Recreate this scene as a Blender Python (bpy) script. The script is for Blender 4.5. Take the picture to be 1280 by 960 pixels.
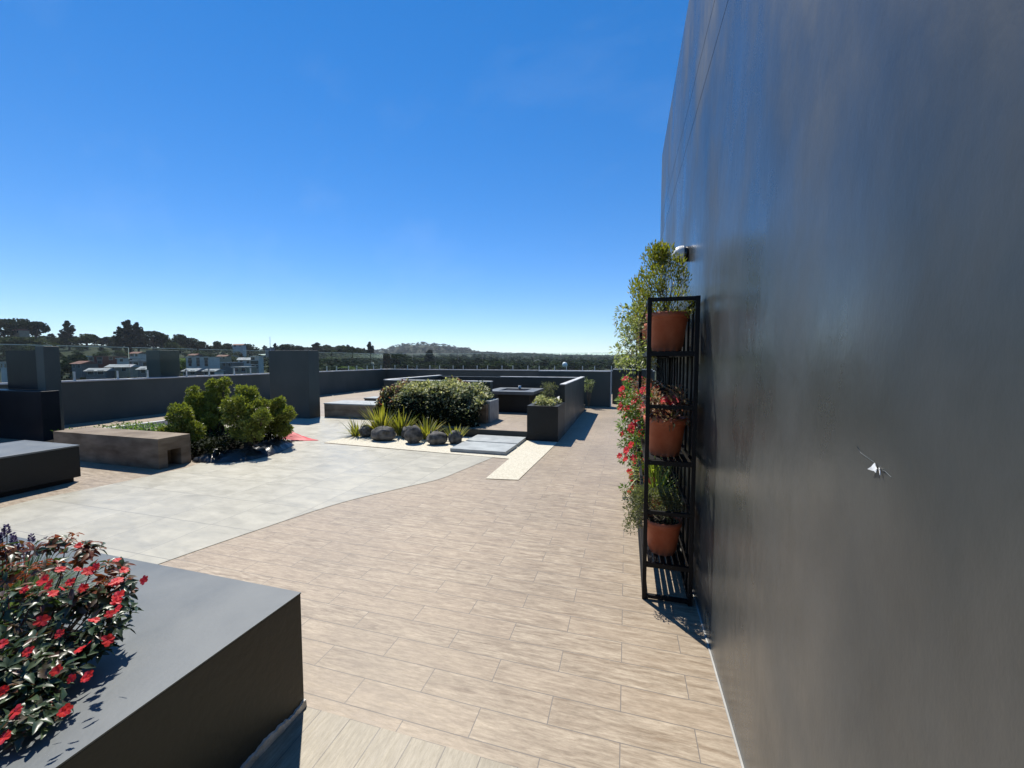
import bpy, math, random
import numpy as np
from mathutils import Vector, Matrix, noise as mnoise
rng = np.random.default_rng(7); random.seed(7)
R = math.radians
S = bpy.context.scene
for o in list(bpy.data.objects): bpy.data.objects.remove(o)
col = S.collection
# ------------------------------------------------------------------ camera
F = 500.0; H = 1.6
yaw = math.atan(143/F); pitch = math.atan(30/F)
fw = Vector((-math.sin(yaw)*math.cos(pitch), math.cos(yaw)*math.cos(pitch), -math.sin(pitch)))
rt = Vector((math.cos(yaw), math.sin(yaw), 0)); up = rt.cross(fw)
cd = bpy.data.cameras.new('camera'); cam = bpy.data.objects.new('camera', cd); col.objects.link(cam)
cd.sensor_width = 36; cd.lens = F/1280*36; cd.clip_start = .02; cd.clip_end = 20000
cam.matrix_world = Matrix(((rt.x, up.x, -fw.x, 0), (rt.y, up.y, -fw.y, 0), (rt.z, up.z, -fw.z, H), (0, 0, 0, 1)))
S.camera = cam
# ------------------------------------------------------------------ sky, sun, exposure
SUN_EL = R(56); SUNV = Vector((-0.65*math.cos(SUN_EL), 0.76*math.cos(SUN_EL), math.sin(SUN_EL))).normalized()
w = bpy.data.worlds.new("World"); S.world = w; w.use_nodes = True
nt = w.node_tree; N = nt.nodes; L = nt.links
bg = N['Background']; sky = N.new('ShaderNodeTexSky'); sky.sky_type = 'NISHITA'; sky.sun_disc = False
sky.sun_elevation = SUN_EL; sky.sun_rotation = math.atan2(SUNV.x, SUNV.y)
sky.altitude = 1500; sky.air_density = 1.0; sky.dust_density = 0.0; sky.ozone_density = 3.0
hs = N.new('ShaderNodeHueSaturation'); hs.inputs['Saturation'].default_value = 1.29; hs.inputs['Hue'].default_value = .508
tn = N.new('ShaderNodeMix'); tn.data_type = 'RGBA'; tn.blend_type = 'MULTIPLY'; tn.inputs['Factor'].default_value = 1; tn.inputs['B'].default_value = (.90, .97, 1.05, 1)
L.new(sky.outputs[0], tn.inputs['A']); L.new(tn.outputs['Result'], hs.inputs['Color'])
# faint high cirrus
tc = N.new('ShaderNodeTexCoord'); mp = N.new('ShaderNodeMapping'); mp.inputs['Scale'].default_value = (1.2, 3.4, 3.0); mp.inputs['Rotation'].default_value = (.3, .5, .6)
nz = N.new('ShaderNodeTexNoise'); nz.inputs['Scale'].default_value = 1.7; nz.inputs['Detail'].default_value = 6; nz.inputs['Roughness'].default_value = .55
rp = N.new('ShaderNodeValToRGB'); rp.color_ramp.elements[0].position = .52; rp.color_ramp.elements[1].position = .95
rp.color_ramp.elements[0].color = (0, 0, 0, 1); rp.color_ramp.elements[1].color = (.13, .13, .13, 1)
mx = N.new('ShaderNodeMix'); mx.data_type = 'RGBA'; mx.inputs['B'].default_value = (4.2, 5.0, 6.0, 1)
L.new(tc.outputs['Generated'], mp.inputs[0]); L.new(mp.outputs[0], nz.inputs['Vector']); L.new(nz.outputs[0], rp.inputs[0])
L.new(rp.outputs[0], mx.inputs['Factor']); gm = N.new('ShaderNodeGamma'); gm.inputs[1].default_value = .84; L.new(hs.outputs[0], gm.inputs[0]); L.new(gm.outputs[0], mx.inputs['A']); L.new(mx.outputs['Result'], bg.inputs[0])
bg.inputs[1].default_value = 0.132
sl = bpy.data.lights.new('sun', 'SUN'); so = bpy.data.objects.new('sun', sl); col.objects.link(so)
sl.energy = 4.6; sl.angle = R(.53); sl.color = (1, .95, .86)
so.rotation_euler = (-SUNV).to_track_quat('-Z', 'Y').to_euler(); so.location = (-8, 9, 20)
S.view_settings.view_transform = 'Standard'; S.view_settings.look = 'None'
S.view_settings.exposure = 0.54; S.view_settings.gamma = 1; S.view_settings.use_curve_mapping = False
S.render.engine = 'CYCLES'
S.cycles.max_bounces = 8; S.cycles.transparent_max_bounces = 12; S.cycles.volume_bounces = 0
S.cycles.caustics_reflective = False; S.cycles.caustics_refractive = False

def at(x, y, depth):            # a world point seen at (x, y) of the 1280-wide photo, `depth` metres ahead
    return Vector((0, 0, H)) + (fw + rt*(x-640)/F + up*(480-y)/F)*depth

# ------------------------------------------------------------------ materials
def newmat(name):
    m = bpy.data.materials.new(name); m.use_nodes = True
    t = m.node_tree; return m, t, t.nodes, t.links, t.nodes['Principled BSDF']
def setp(b, rough=.6, spec=.5, metal=0):
    b.inputs['Roughness'].default_value = rough; b.inputs['Specular IOR Level'].default_value = spec; b.inputs['Metallic'].default_value = metal
def noisemat(name, c1, c2, scale=3, detail=6, rough=.7, spec=.4, bump=.15, bscale=40, stretch=(1, 1, 1), lo=.35, hi=.65, bstretch=None, rvar=0, metal=0, bdist=.01):
    m, t, n, l, b = newmat(name); setp(b, rough, spec, metal)
    tc = n.new('ShaderNodeTexCoord'); mp = n.new('ShaderNodeMapping'); mp.inputs['Scale'].default_value = stretch
    a = n.new('ShaderNodeTexNoise'); a.inputs['Scale'].default_value = scale; a.inputs['Detail'].default_value = detail
    r = n.new('ShaderNodeValToRGB'); r.color_ramp.elements[0].position = lo; r.color_ramp.elements[1].position = hi
    r.color_ramp.elements[0].color = (*c1, 1); r.color_ramp.elements[1].color = (*c2, 1)
    l.new(tc.outputs['Object'], mp.inputs[0]); l.new(mp.outputs[0], a.inputs['Vector']); l.new(a.outputs[0], r.inputs[0]); l.new(r.outputs[0], b.inputs['Base Color'])
    mp2 = n.new('ShaderNodeMapping'); mp2.inputs['Scale'].default_value = bstretch or stretch; l.new(tc.outputs['Object'], mp2.inputs[0])
    k = n.new('ShaderNodeTexNoise'); k.inputs['Scale'].default_value = bscale; k.inputs['Detail'].default_value = 4; l.new(mp2.outputs[0], k.inputs['Vector'])
    bp = n.new('ShaderNodeBump'); bp.inputs['Strength'].default_value = bump; bp.inputs['Distance'].default_value = bdist
    l.new(k.outputs[0], bp.inputs['Height']); l.new(bp.outputs[0], b.inputs['Normal'])
    if rvar:
        mr = n.new('ShaderNodeMapRange'); mr.inputs['From Min'].default_value = .3; mr.inputs['From Max'].default_value = .7
        mr.inputs['To Min'].default_value = rough-rvar; mr.inputs['To Max'].default_value = rough+rvar
        l.new(a.outputs[0], mr.inputs[0]); l.new(mr.outputs[0], b.inputs['Roughness'])
    return m
def plain(name, c, rough=.6, spec=.4, metal=0):
    return noisemat(name, tuple(v*.88 for v in c), tuple(min(1, v*1.1) for v in c), 8, 4, rough, spec, .05, 60, metal=metal)
def leafmat(name, cols, rough=.4, trans=.35, spec=.45, tcol=None):
    """leaf colours vary leaf by leaf (random per island); part of the light passes through"""
    m, t, n, l, b = newmat(name); setp(b, rough, spec)
    g = n.new('ShaderNodeNewGeometry'); r = n.new('ShaderNodeValToRGB'); cr = r.color_ramp
    while len(cr.elements) < len(cols): cr.elements.new(.5)
    for i, c in enumerate(cols):
        cr.elements[i].position = i/max(1, len(cols)-1); cr.elements[i].color = (*c, 1)
    l.new(g.outputs['Random Per Island'], r.inputs[0]); l.new(r.outputs[0], b.inputs['Base Color'])
    tr = n.new('ShaderNodeBsdfTranslucent'); mixc = n.new('ShaderNodeMix'); mixc.data_type = 'RGBA'; mixc.blend_type = 'MULTIPLY'; mixc.inputs['Factor'].default_value = 1
    l.new(r.outputs[0], mixc.inputs['A']); mixc.inputs['B'].default_value = (*(tcol or (1.6, 1.7, .6)), 1); l.new(mixc.outputs['Result'], tr.inputs[0])
    ms = n.new('ShaderNodeMixShader'); ms.inputs[0].default_value = trans
    l.new(b.outputs[0], ms.inputs[1]); l.new(tr.outputs[0], ms.inputs[2]); l.new(ms.outputs[0], n['Material Output'].inputs[0])
    return m
def plankmat(name, c1, c2, c3, bw, bh, loc, rot=0, mortar=(.16, .14, .12), msize=.0022, offset=.5, grain=1.15, rough=.5, gscale=(3.2, 24, 1), freq=2, spec=.32, fleck=.8):
    m, t, n, l, b = newmat(name); setp(b, rough, spec)
    tc = n.new('ShaderNodeTexCoord'); mp = n.new('ShaderNodeMapping'); mp.vector_type = 'TEXTURE'
    mp.inputs['Location'].default_value = loc; mp.inputs['Rotation'].default_value = (0, 0, rot)
    br = n.new('ShaderNodeTexBrick'); br.offset = offset; br.offset_frequency = freq
    for k, v in (('Scale', 1), ('Mortar Size', msize), ('Mortar Smooth', .15), ('Bias', 0), ('Brick Width', bw), ('Row Height', bh)): br.inputs[k].default_value = v
    br.inputs['Color1'].default_value = (0, 0, 0, 1); br.inputs['Color2'].default_value = (1, 1, 1, 1); br.inputs['Mortar'].default_value = (.5, .5, .5, 1)
    l.new(tc.outputs['Object'], mp.inputs[0]); l.new(mp.outputs[0], br.inputs['Vector'])
    # grain, shifted plank by plank
    sh = n.new('ShaderNodeVectorMath'); sh.operation = 'SCALE'; sh.inputs['Scale'].default_value = 37.0; l.new(br.outputs['Color'], sh.inputs[0])
    ad = n.new('ShaderNodeVectorMath'); ad.operation = 'ADD'; l.new(mp.outputs[0], ad.inputs[0]); l.new(sh.outputs[0], ad.inputs[1])
    mg = n.new('ShaderNodeMapping'); mg.inputs['Scale'].default_value = gscale; l.new(ad.outputs[0], mg.inputs[0])
    g = n.new('ShaderNodeTexNoise'); g.inputs['Scale'].default_value = 1.6; g.inputs['Detail'].default_value = 9; g.inputs['Roughness'].default_value = .68; g.inputs['Distortion'].default_value = .5; l.new(mg.outputs[0], g.inputs['Vector'])
    r = n.new('ShaderNodeValToRGB'); r.color_ramp.elements[0].position = .5-.2/grain; r.color_ramp.elements[1].position = .5+.2/grain
    r.color_ramp.elements[0].color = (*c1, 1); r.color_ramp.elements[1].color = (*c2, 1); l.new(g.outputs[0], r.inputs[0])
    mt = n.new('ShaderNodeMix'); mt.data_type = 'RGBA'; mt.inputs['B'].default_value = (*c3, 1)
    mm = n.new('ShaderNodeMath'); mm.operation = 'MULTIPLY'; mm.inputs[1].default_value = .55; l.new(br.outputs['Color'], mm.inputs[0]); l.new(mm.outputs[0], mt.inputs['Factor']); l.new(r.outputs[0], mt.inputs['A'])
    mf = n.new('ShaderNodeMapping'); mf.inputs['Scale'].default_value = (gscale[0]*3, gscale[1]*2.2, 1); l.new(ad.outputs[0], mf.inputs[0])
    fk = n.new('ShaderNodeTexNoise'); fk.inputs['Scale'].default_value = 1.5; fk.inputs['Detail'].default_value = 7; fk.inputs['Roughness'].default_value = .8; l.new(mf.outputs[0], fk.inputs['Vector'])
    fr_ = n.new('ShaderNodeValToRGB'); fr_.color_ramp.elements[0].position = .36; fr_.color_ramp.elements[1].position = .66; fr_.color_ramp.elements[0].color = (1-.30*fleck, 1-.32*fleck, 1-.36*fleck, 1); fr_.color_ramp.elements[1].color = (1+.26*fleck, 1+.26*fleck, 1+.26*fleck, 1); l.new(fk.outputs[0], fr_.inputs[0])
    mk = n.new('ShaderNodeMix'); mk.data_type = 'RGBA'; mk.blend_type = 'MULTIPLY'; mk.inputs['Factor'].default_value = 1; l.new(mt.outputs['Result'], mk.inputs['A']); l.new(fr_.outputs[0], mk.inputs['B']); mt = mk
    # broad dirt and wear
    d = n.new('ShaderNodeTexNoise'); d.inputs['Scale'].default_value = .8; d.inputs['Detail'].default_value = 10; d.inputs['Roughness'].default_value = .62; l.new(tc.outputs['Object'], d.inputs['Vector'])
    dr = n.new('ShaderNodeValToRGB'); dr.color_ramp.elements[0].position = .3; dr.color_ramp.elements[1].position = .7; dr.color_ramp.elements[0].color = (.80, .79, .77, 1); dr.color_ramp.elements[1].color = (1.06, 1.04, 1.0, 1)
    l.new(d.outputs[0], dr.inputs[0])
    md = n.new('ShaderNodeMix'); md.data_type = 'RGBA'; md.blend_type = 'MULTIPLY'; md.inputs['Factor'].default_value = 1; l.new(mt.outputs['Result'], md.inputs['A']); l.new(dr.outputs[0], md.inputs['B'])
    mo = n.new('ShaderNodeMix'); mo.data_type = 'RGBA'; mo.inputs['B'].default_value = (*mortar, 1); l.new(br.outputs['Fac'], mo.inputs['Factor']); l.new(md.outputs['Result'], mo.inputs['A'])
    l.new(mo.outputs['Result'], b.inputs['Base Color'])
    hm = n.new('ShaderNodeMath'); hm.operation = 'MULTIPLY_ADD'; hm.inputs[1].default_value = -3; l.new(br.outputs['Fac'], hm.inputs[0]); l.new(g.outputs[0], hm.inputs[2])
    bp = n.new('ShaderNodeBump'); bp.inputs['Strength'].default_value = .35; bp.inputs['Distance'].default_value = .0015; l.new(hm.outputs[0], bp.inputs['Height']); l.new(bp.outputs[0], b.inputs['Normal'])
    mr = n.new('ShaderNodeMapRange'); mr.inputs['From Min'].default_value = .3; mr.inputs['From Max'].default_value = .7; mr.inputs['To Min'].default_value = rough-.1; mr.inputs['To Max'].default_value = rough+.14
    l.new(g.outputs[0], mr.inputs[0]); l.new(mr.outputs[0], b.inputs['Roughness'])
    return m
M = {}
M['wood'] = plankmat('wood_look_tile', (.205, .155, .108), (.46, .39, .305), (.35, .28, .21), .62, .155, (-.93, 1.49, 0))
M['wood_y'] = plankmat('wood_look_tile_turned', (.25, .215, .16), (.42, .38, .30), (.33, .295, .235), .62, .155, (-.85, 1.43, 0), R(90))
M['tile'] = plankmat('grey_stone_tile', (.36, .34, .275), (.45, .432, .36), (.41, .395, .335), .61, .61, (-3.85, 2.24, 0), 0, (.20, .19, .165), .003, 0, .8, .42, (1.6, 3.5, 1), 2, .4, .22)
M['cream'] = noisemat('cream_pebbles', (.46, .42, .32), (.70, .65, .53), 60, 3, .9, .2, .8, 120, lo=.3, hi=.7)
M['slab'] = noisemat('grey_paver', (.26, .28, .28), (.36, .385, .38), 5, 8, .7, .4, .3, 80)
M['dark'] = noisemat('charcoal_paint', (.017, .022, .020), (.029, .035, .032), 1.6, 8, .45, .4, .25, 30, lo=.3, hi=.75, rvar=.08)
M['parapet'] = noisemat('green_grey_render_paint', (.048, .058, .052), (.074, .084, .075), 1.3, 10, .55, .3, .25, 30, stretch=(1, 1, .6), lo=.3, hi=.75)
M['jet'] = noisemat('jet_black_paint', (.006, .007, .007), (.012, .0135, .013), 1.6, 8, .5, .3, .2, 30)
M['darktop'] = noisemat('charcoal_lit_tone', (.088, .100, .104), (.150, .162, .163), 3.2, 12, .5, .4, .06, 60, lo=.3, hi=.75, rvar=.08)  # charcoal paint again, light on the top faces put into its colour
M['coping'] = noisemat('pale_coping', (.42, .42, .40), (.60, .60, .57), 6, 6, .6, .4, .2, 60)
M['tan'] = noisemat('board_marked_concrete', (.13, .095, .062), (.26, .205, .145), 2.5, 9, .8, .3, .4, 40, stretch=(1, 1, 3))
M['soil'] = noisemat('dark_soil', (.006, .005, .004), (.022, .017, .012), 20, 6, .95, .2, 1, 60, bdist=.03)
M['black'] = plain('black_metal', (.005, .005, .0055), .5, .25)
M['steel'] = plain('brushed_steel', (.55, .55, .55), .35, .5, .9)
M['plaster'] = noisemat('bare_plaster', (.50, .48, .43), (.78, .76, .70), 18, 6, .9, .2, .8, 60)
M['white'] = plain('white_plastic', (.78, .78, .76), .35)
M['blackglass'] = plain('black_dome', (.01, .01, .011), .08, .6)
M['terra'] = noisemat('terracotta_plastic', (.40, .095, .040), (.56, .18, .09), 7, 8, .55, .35, .05, 40)
M['rock'] = noisemat('river_rock', (.045, .044, .040), (.17, .16, .145), 9, 9, .9, .2, 1.0, 22, bdist=.02)
M['film'] = noisemat('black_plastic_film', (.008, .008, .008), (.022, .022, .022), 9, 4, .36, .5, .5, 22, bdist=.02)
M['red'] = plain('red_cloth', (.55, .03, .04), .6)
M['grout'] = plain('pale_grout', (.40, .39, .36), .8)
M['bark'] = noisemat('bark', (.05, .035, .025), (.11, .085, .06), 10, 6, .9, .2, .8, 40, stretch=(1, 1, .3))
M['stem'] = plain('reddish_stem', (.13, .045, .04), .6)
M['gstem'] = plain('green_stem', (.08, .11, .04), .6)
M['twig'] = plain('grey_twig', (.12, .10, .075), .8)

# big glossy wall: trowel waves that smear reflections upright, trowel specks with their glint painted pale
def wallmat():
    m, t, n, l, b = newmat('dark_polished_wall_paint'); setp(b, .32, .75)
    tc = n.new('ShaderNodeTexCoord')
    def nz(scale, st, det=5, rough=.5):
        mp = n.new('ShaderNodeMapping'); mp.inputs['Scale'].default_value = st; l.new(tc.outputs['Object'], mp.inputs[0])
        k = n.new('ShaderNodeTexNoise'); k.inputs['Scale'].default_value = scale; k.inputs['Detail'].default_value = det; k.inputs['Roughness'].default_value = rough; l.new(mp.outputs[0], k.inputs['Vector']); return k
    a = nz(1.0, (1, 1, .8), 10, .62)
    r = n.new('ShaderNodeValToRGB'); r.color_ramp.elements[0].position = .32; r.color_ramp.elements[1].position = .7
    r.color_ramp.elements[0].color = (.018, .022, .021, 1); r.color_ramp.elements[1].color = (.066, .068, .063, 1); l.new(a.outputs[0], r.inputs[0])
    s = nz(16, (1, 1.6, .7), 5, .75); s2 = nz(1.3, (1, 1, 1), 3)
    mu = n.new('ShaderNodeMath'); mu.operation = 'MULTIPLY'; l.new(s.outputs[0], mu.inputs[0]); l.new(s2.outputs[0], mu.inputs[1])
    sr = n.new('ShaderNodeValToRGB'); sr.color_ramp.elements[0].position = .385; sr.color_ramp.elements[1].position = .45
    sr.color_ramp.elements[0].color = (0, 0, 0, 1); sr.color_ramp.elements[1].color = (.5, .5, .5, 1); l.new(mu.outputs[0], sr.inputs[0])
    mx = n.new('ShaderNodeMix'); mx.data_type = 'RGBA'; mx.inputs['B'].default_value = (.22, .23, .24, 1); sz = n.new('ShaderNodeSeparateXYZ'); l.new(tc.outputs['Object'], sz.inputs[0]); zr = n.new('ShaderNodeMapRange'); zr.inputs['From Min'].default_value = 1.7; zr.inputs['From Max'].default_value = 2.4; l.new(sz.outputs['Z'], zr.inputs[0])
    zm = n.new('ShaderNodeMath'); zm.operation = 'MULTIPLY'; l.new(sr.outputs[0], zm.inputs[0]); l.new(zr.outputs[0], zm.inputs[1])  # painted glint specks kept to the upper wall
    l.new(zm.outputs[0], mx.inputs['Factor']); l.new(r.outputs[0], mx.inputs['A']); l.new(mx.outputs['Result'], b.inputs['Base Color'])
    g = nz(1.1, (1, 1.2, .55), 4, .5); f = nz(24, (1, 1, .5), 5, .6)
    b1 = n.new('ShaderNodeBump'); b1.inputs['Strength'].default_value = .6; b1.inputs['Distance'].default_value = .03; l.new(g.outputs[0], b1.inputs['Height'])
    b2 = n.new('ShaderNodeBump'); b2.inputs['Strength'].default_value = .35; b2.inputs['Distance'].default_value = .0035; l.new(f.outputs[0], b2.inputs['Height']); l.new(b1.outputs[0], b2.inputs['Normal']); l.new(b2.outputs[0], b.inputs['Normal'])
    mr = n.new('ShaderNodeMapRange'); mr.inputs['From Min'].default_value = .3; mr.inputs['From Max'].default_value = .7; mr.inputs['To Min'].default_value = .18; mr.inputs['To Max'].default_value = .50; q_ = nz(1.6, (1, 1, .6), 7, .6); l.new(q_.outputs[0], mr.inputs[0]); l.new(mr.outputs[0], b.inputs['Roughness'])
    return m
M['bigwall'] = wallmat()
def glassmat(name, tint, refl):
    m, t, n, l, b = newmat(name); n.remove(b)
    tr = n.new('ShaderNodeBsdfTransparent'); tr.inputs[0].default_value = (*tint, 1); gl = n.new('ShaderNodeBsdfGlossy'); gl.inputs['Roughness'].default_value = .02
    fr = n.new('ShaderNodeFresnel'); fr.inputs[0].default_value = refl; ms = n.new('ShaderNodeMixShader')
    l.new(fr.outputs[0], ms.inputs[0]); l.new(tr.outputs[0], ms.inputs[1]); l.new(gl.outputs[0], ms.inputs[2]); l.new(ms.outputs[0], n['Material Output'].inputs[0]); return m
M['glass'] = glassmat('railing_glass', (.92, .96, .95), 1.2)
M['glassedge'] = plain('green_glass_edge', (.38, .50, .45), .2)
M['tinted'] = noisemat('tinted_glass_cladding', (.012, .014, .018), (.018, .020, .024), 2, 3, .35, .08, .12, 1.5, bdist=.02)

# foliage
M['l_impatiens'] = leafmat('impatiens_leaf', [(.030, .055, .025), (.05, .085, .035), (.035, .06, .03), (.11, .05, .03), (.045, .075, .04), (.085, .12, .05)], .36, .22, .5)
M['l_bronze'] = leafmat('bronze_leaf', [(.17, .05, .03), (.22, .085, .04), (.12, .07, .032)], .4, .35, .4, (1.8, 1, .6))
M['petal'] = leafmat('red_petal', [(.66, .018, .022), (.78, .05, .035), (.72, .05, .08)], .5, .4, .3, (1.2, .6, .6))
M['l_lav'] = leafmat('lavender_leaf', [(.12, .17, .10), (.18, .23, .15), (.09, .13, .07)], .6, .3)
M['spike'] = leafmat('lavender_flower', [(.12, .09, .18), (.18, .14, .26), (.08, .06, .13)], .8, .15, .2, (1, 1, 1.2))
M['l_var'] = leafmat('variegated_leaf', [(.22, .24, .09), (.50, .50, .28), (.08, .11, .04), (.68, .66, .44), (.13, .16, .06), (.36, .38, .18)], .5, .4, .45, (1.35, 1.35, .8))
M['l_dk'] = leafmat('dark_shaded_leaf', [(.008, .012, .006), (.014, .02, .009), (.024, .03, .013)], .8, .1, .1)  # near-black leaf, carries the shade of the hedge front in its colour
M['l_red'] = leafmat('reddish_hedge_leaf', [(.20, .07, .04), (.16, .12, .05), (.30, .12, .08)], .5, .3, .4, (1.6, .9, .6))
M['l_flax'] = leafmat('flax_blade', [(.16, .17, .03), (.30, .27, .045), (.09, .12, .03), (.38, .33, .08), (.12, .15, .05)], .45, .35)
M['l_shrub'] = leafmat('clipped_shrub_leaf', [(.13, .155, .03), (.23, .26, .05), (.34, .36, .08), (.07, .09, .02)], .5, .22)
M['l_cover'] = leafmat('ground_cover_leaf', [(.06, .12, .02), (.10, .18, .035), (.15, .22, .05)], .5, .35)
M['l_yg'] = leafmat('yellow_green_leaf', [(.16, .19, .03), (.26, .27, .045), (.09, .12, .03), (.32, .26, .03)], .45, .4)
M['l_pale'] = leafmat('pale_leaf', [(.22, .26, .15), (.36, .39, .25), (.09, .13, .06), (.15, .19, .09)], .45, .35)
M['l_spider'] = leafmat('striped_blade', [(.20, .26, .05), (.34, .38, .10), (.12, .18, .04)], .45, .4)
M['l_thyme'] = leafmat('thyme_leaf', [(.13, .14, .08), (.19, .20, .12), (.09, .10, .05)], .6, .3)
M['l_pink'] = leafmat('pink_cream_leaf', [(.30, .13, .10), (.36, .26, .16), (.10, .12, .05), (.22, .07, .06)], .5, .35, .4, (1.3, 1, .8))
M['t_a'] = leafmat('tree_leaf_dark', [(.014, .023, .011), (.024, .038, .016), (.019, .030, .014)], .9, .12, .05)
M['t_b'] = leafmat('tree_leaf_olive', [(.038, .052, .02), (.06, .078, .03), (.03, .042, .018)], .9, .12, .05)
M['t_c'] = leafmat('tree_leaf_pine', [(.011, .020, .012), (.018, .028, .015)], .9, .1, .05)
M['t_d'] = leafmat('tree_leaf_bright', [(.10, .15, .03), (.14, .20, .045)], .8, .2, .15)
M['land'] = noisemat('hillside_scrub', (.016, .025, .011), (.045, .049, .024), .02, 12, .95, .1, .3, .4, lo=.3, hi=.7, bdist=1)

# ------------------------------------------------------------------ mesh builders
class MB:
    def __init__(s): s.v = []; s.f = []; s.sm = []
    def add(s, vs, fs, smooth=False):
        o = len(s.v); s.v += [tuple(v) for v in vs]; s.f += [tuple(i+o for i in f) for f in fs]; s.sm += [smooth]*len(fs); return s
    def box(s, x0, x1, y0, y1, z0, z1):
        return s.add([(x0, y0, z0), (x1, y0, z0), (x1, y1, z0), (x0, y1, z0), (x0, y0, z1), (x1, y0, z1), (x1, y1, z1), (x0, y1, z1)],
                     [(0, 3, 2, 1), (4, 5, 6, 7), (0, 1, 5, 4), (1, 2, 6, 5), (2, 3, 7, 6), (3, 0, 4, 7)])
    def prism(s, pts, z0, z1):       # pts counter-clockwise in xy
        n = len(pts); vs = [(x, y, z0) for x, y in pts] + [(x, y, z1) for x, y in pts]
        return s.add(vs, [tuple(reversed(range(n))), tuple(range(n, 2*n))] + [(i, (i+1) % n, n+(i+1) % n, n+i) for i in range(n)])
    def tube(s, pts, rad, seg=6, cap=True):
        pts = [Vector(p) for p in pts]; rad = rad if isinstance(rad, (list, tuple)) else [rad]*len(pts); vs = []; fs = []
        for i, p in enumerate(pts):
            d = (pts[min(i+1, len(pts)-1)]-pts[max(i-1, 0)]).normalized(); a = Vector((0, 0, 1)) if abs(d.z) < .9 else Vector((1, 0, 0))
            u = d.cross(a).normalized(); v = d.cross(u)
            for k in range(seg):
                t = 2*math.pi*k/seg; vs.append(p+(u*math.cos(t)+v*math.sin(t))*rad[i])
        for i in range(len(pts)-1):
            for k in range(seg): fs.append((i*seg+k, i*seg+(k+1) % seg, (i+1)*seg+(k+1) % seg, (i+1)*seg+k))
        if cap: fs += [tuple(range(seg)), tuple(reversed(range((len(pts)-1)*seg, len(pts)*seg)))]
        return s.add(vs, fs, True)
    def lathe(s, prof, seg=24, c=(0, 0, 0), ax=2):
        vs = []; fs = []
        for r, z in prof:
            for k in range(seg):
                t = 2*math.pi*k/seg; q = (r*math.cos(t), r*math.sin(t), z)
                if ax == 0: q = (-q[2], q[0], q[1])
                vs.append((q[0]+c[0], q[1]+c[1], q[2]+c[2]))
        for i in range(len(prof)-1):
            for k in range(seg): fs.append((i*seg+k, i*seg+(k+1) % seg, (i+1)*seg+(k+1) % seg, (i+1)*seg+k))
        return s.add(vs, fs, True)
    def build(s, name, mat, parent=None, bevel=0, loc=None):
        me = bpy.data.meshes.new(name); me.from_pydata(s.v, [], s.f); me.polygons.foreach_set('use_smooth', s.sm)
        me.materials.append(M[mat] if isinstance(mat, str) else mat); me.update()
        o = bpy.data.objects.new(name, me); col.objects.link(o)
        if parent: o.parent = parent
        if loc: o.location = loc
        if bevel:
            b = o.modifiers.new('bevel', 'BEVEL'); b.width = bevel; b.segments = 2; b.limit_method = 'ANGLE'; b.harden_normals = True
        return o
def npmesh(name, V, Fc, mat, parent=None, smooth=False):     # V (n,3), Fc (m,k)
    me = bpy.data.meshes.new(name); k = Fc.shape[1]
    me.vertices.add(len(V)); me.vertices.foreach_set('co', np.ascontiguousarray(V, dtype=np.float32).ravel())
    me.loops.add(Fc.size); me.loops.foreach_set('vertex_index', np.ascontiguousarray(Fc, dtype=np.int32).ravel())
    me.polygons.add(len(Fc)); me.polygons.foreach_set('loop_start', np.arange(0, Fc.size, k, dtype=np.int32))
    if smooth: me.polygons.foreach_set('use_smooth', np.ones(len(Fc), dtype=bool))
    me.materials.append(M[mat] if isinstance(mat, str) else mat); me.update(calc_edges=True); me.validate()
    o = bpy.data.objects.new(name, me); col.objects.link(o)
    if parent: o.parent = parent
    return o
def nrm(a): return a/np.maximum(np.linalg.norm(a, axis=1, keepdims=True), 1e-9)
def leafgeo(P, D, U, Ln, W, fold=.25, droop=.15):
    """pointed leaves with a folded midrib: base P, direction D, face normal about U"""
    n = len(P); D = nrm(D); side = nrm(np.cross(D, U)); U = nrm(np.cross(side, D))
    Ln = np.broadcast_to(Ln, n)[:, None]; W = np.broadcast_to(W, n)[:, None]
    v = np.stack([P, P+D*Ln*.42-side*W*.5+U*W*fold, P+D*Ln*.42, P+D*Ln*.42+side*W*.5+U*W*fold, P+D*Ln-U*Ln*droop,
                  P+D*Ln*.75-side*W*.3+U*(W*fold*.6-Ln*droop*.45), P+D*Ln*.75+side*W*.3+U*(W*fold*.6-Ln*droop*.45)], 1)
    base = (np.arange(n)*7)[:, None, None]
    f = np.array([[0, 2, 1], [0, 3, 2], [1, 2, 5], [2, 3, 6], [5, 2, 4], [2, 6, 4]])[None]+base
    return v.reshape(-1, 3), f.reshape(-1, 3)
def kitegeo(P, D, U, Ln, W):
    n = len(P); D = nrm(D); side = nrm(np.cross(D, U)); Ln = np.broadcast_to(Ln, n)[:, None]; W = np.broadcast_to(W, n)[:, None]
    v = np.stack([P-D*Ln*.5, P+side*W*.5, P+D*Ln*.5, P-side*W*.5], 1)
    return v.reshape(-1, 3), (np.arange(n*4).reshape(n, 4))
def leaves(name, mat, parent, P, D, U, Ln, W, fold=.25, droop=.15):
    V, Fc = leafgeo(np.asarray(P, float), np.asarray(D, float), np.asarray(U, float), Ln, W, fold, droop)
    return npmesh(name, V, Fc, mat, parent)
def rdir(n): return nrm(rng.normal(size=(n, 3)))
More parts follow.
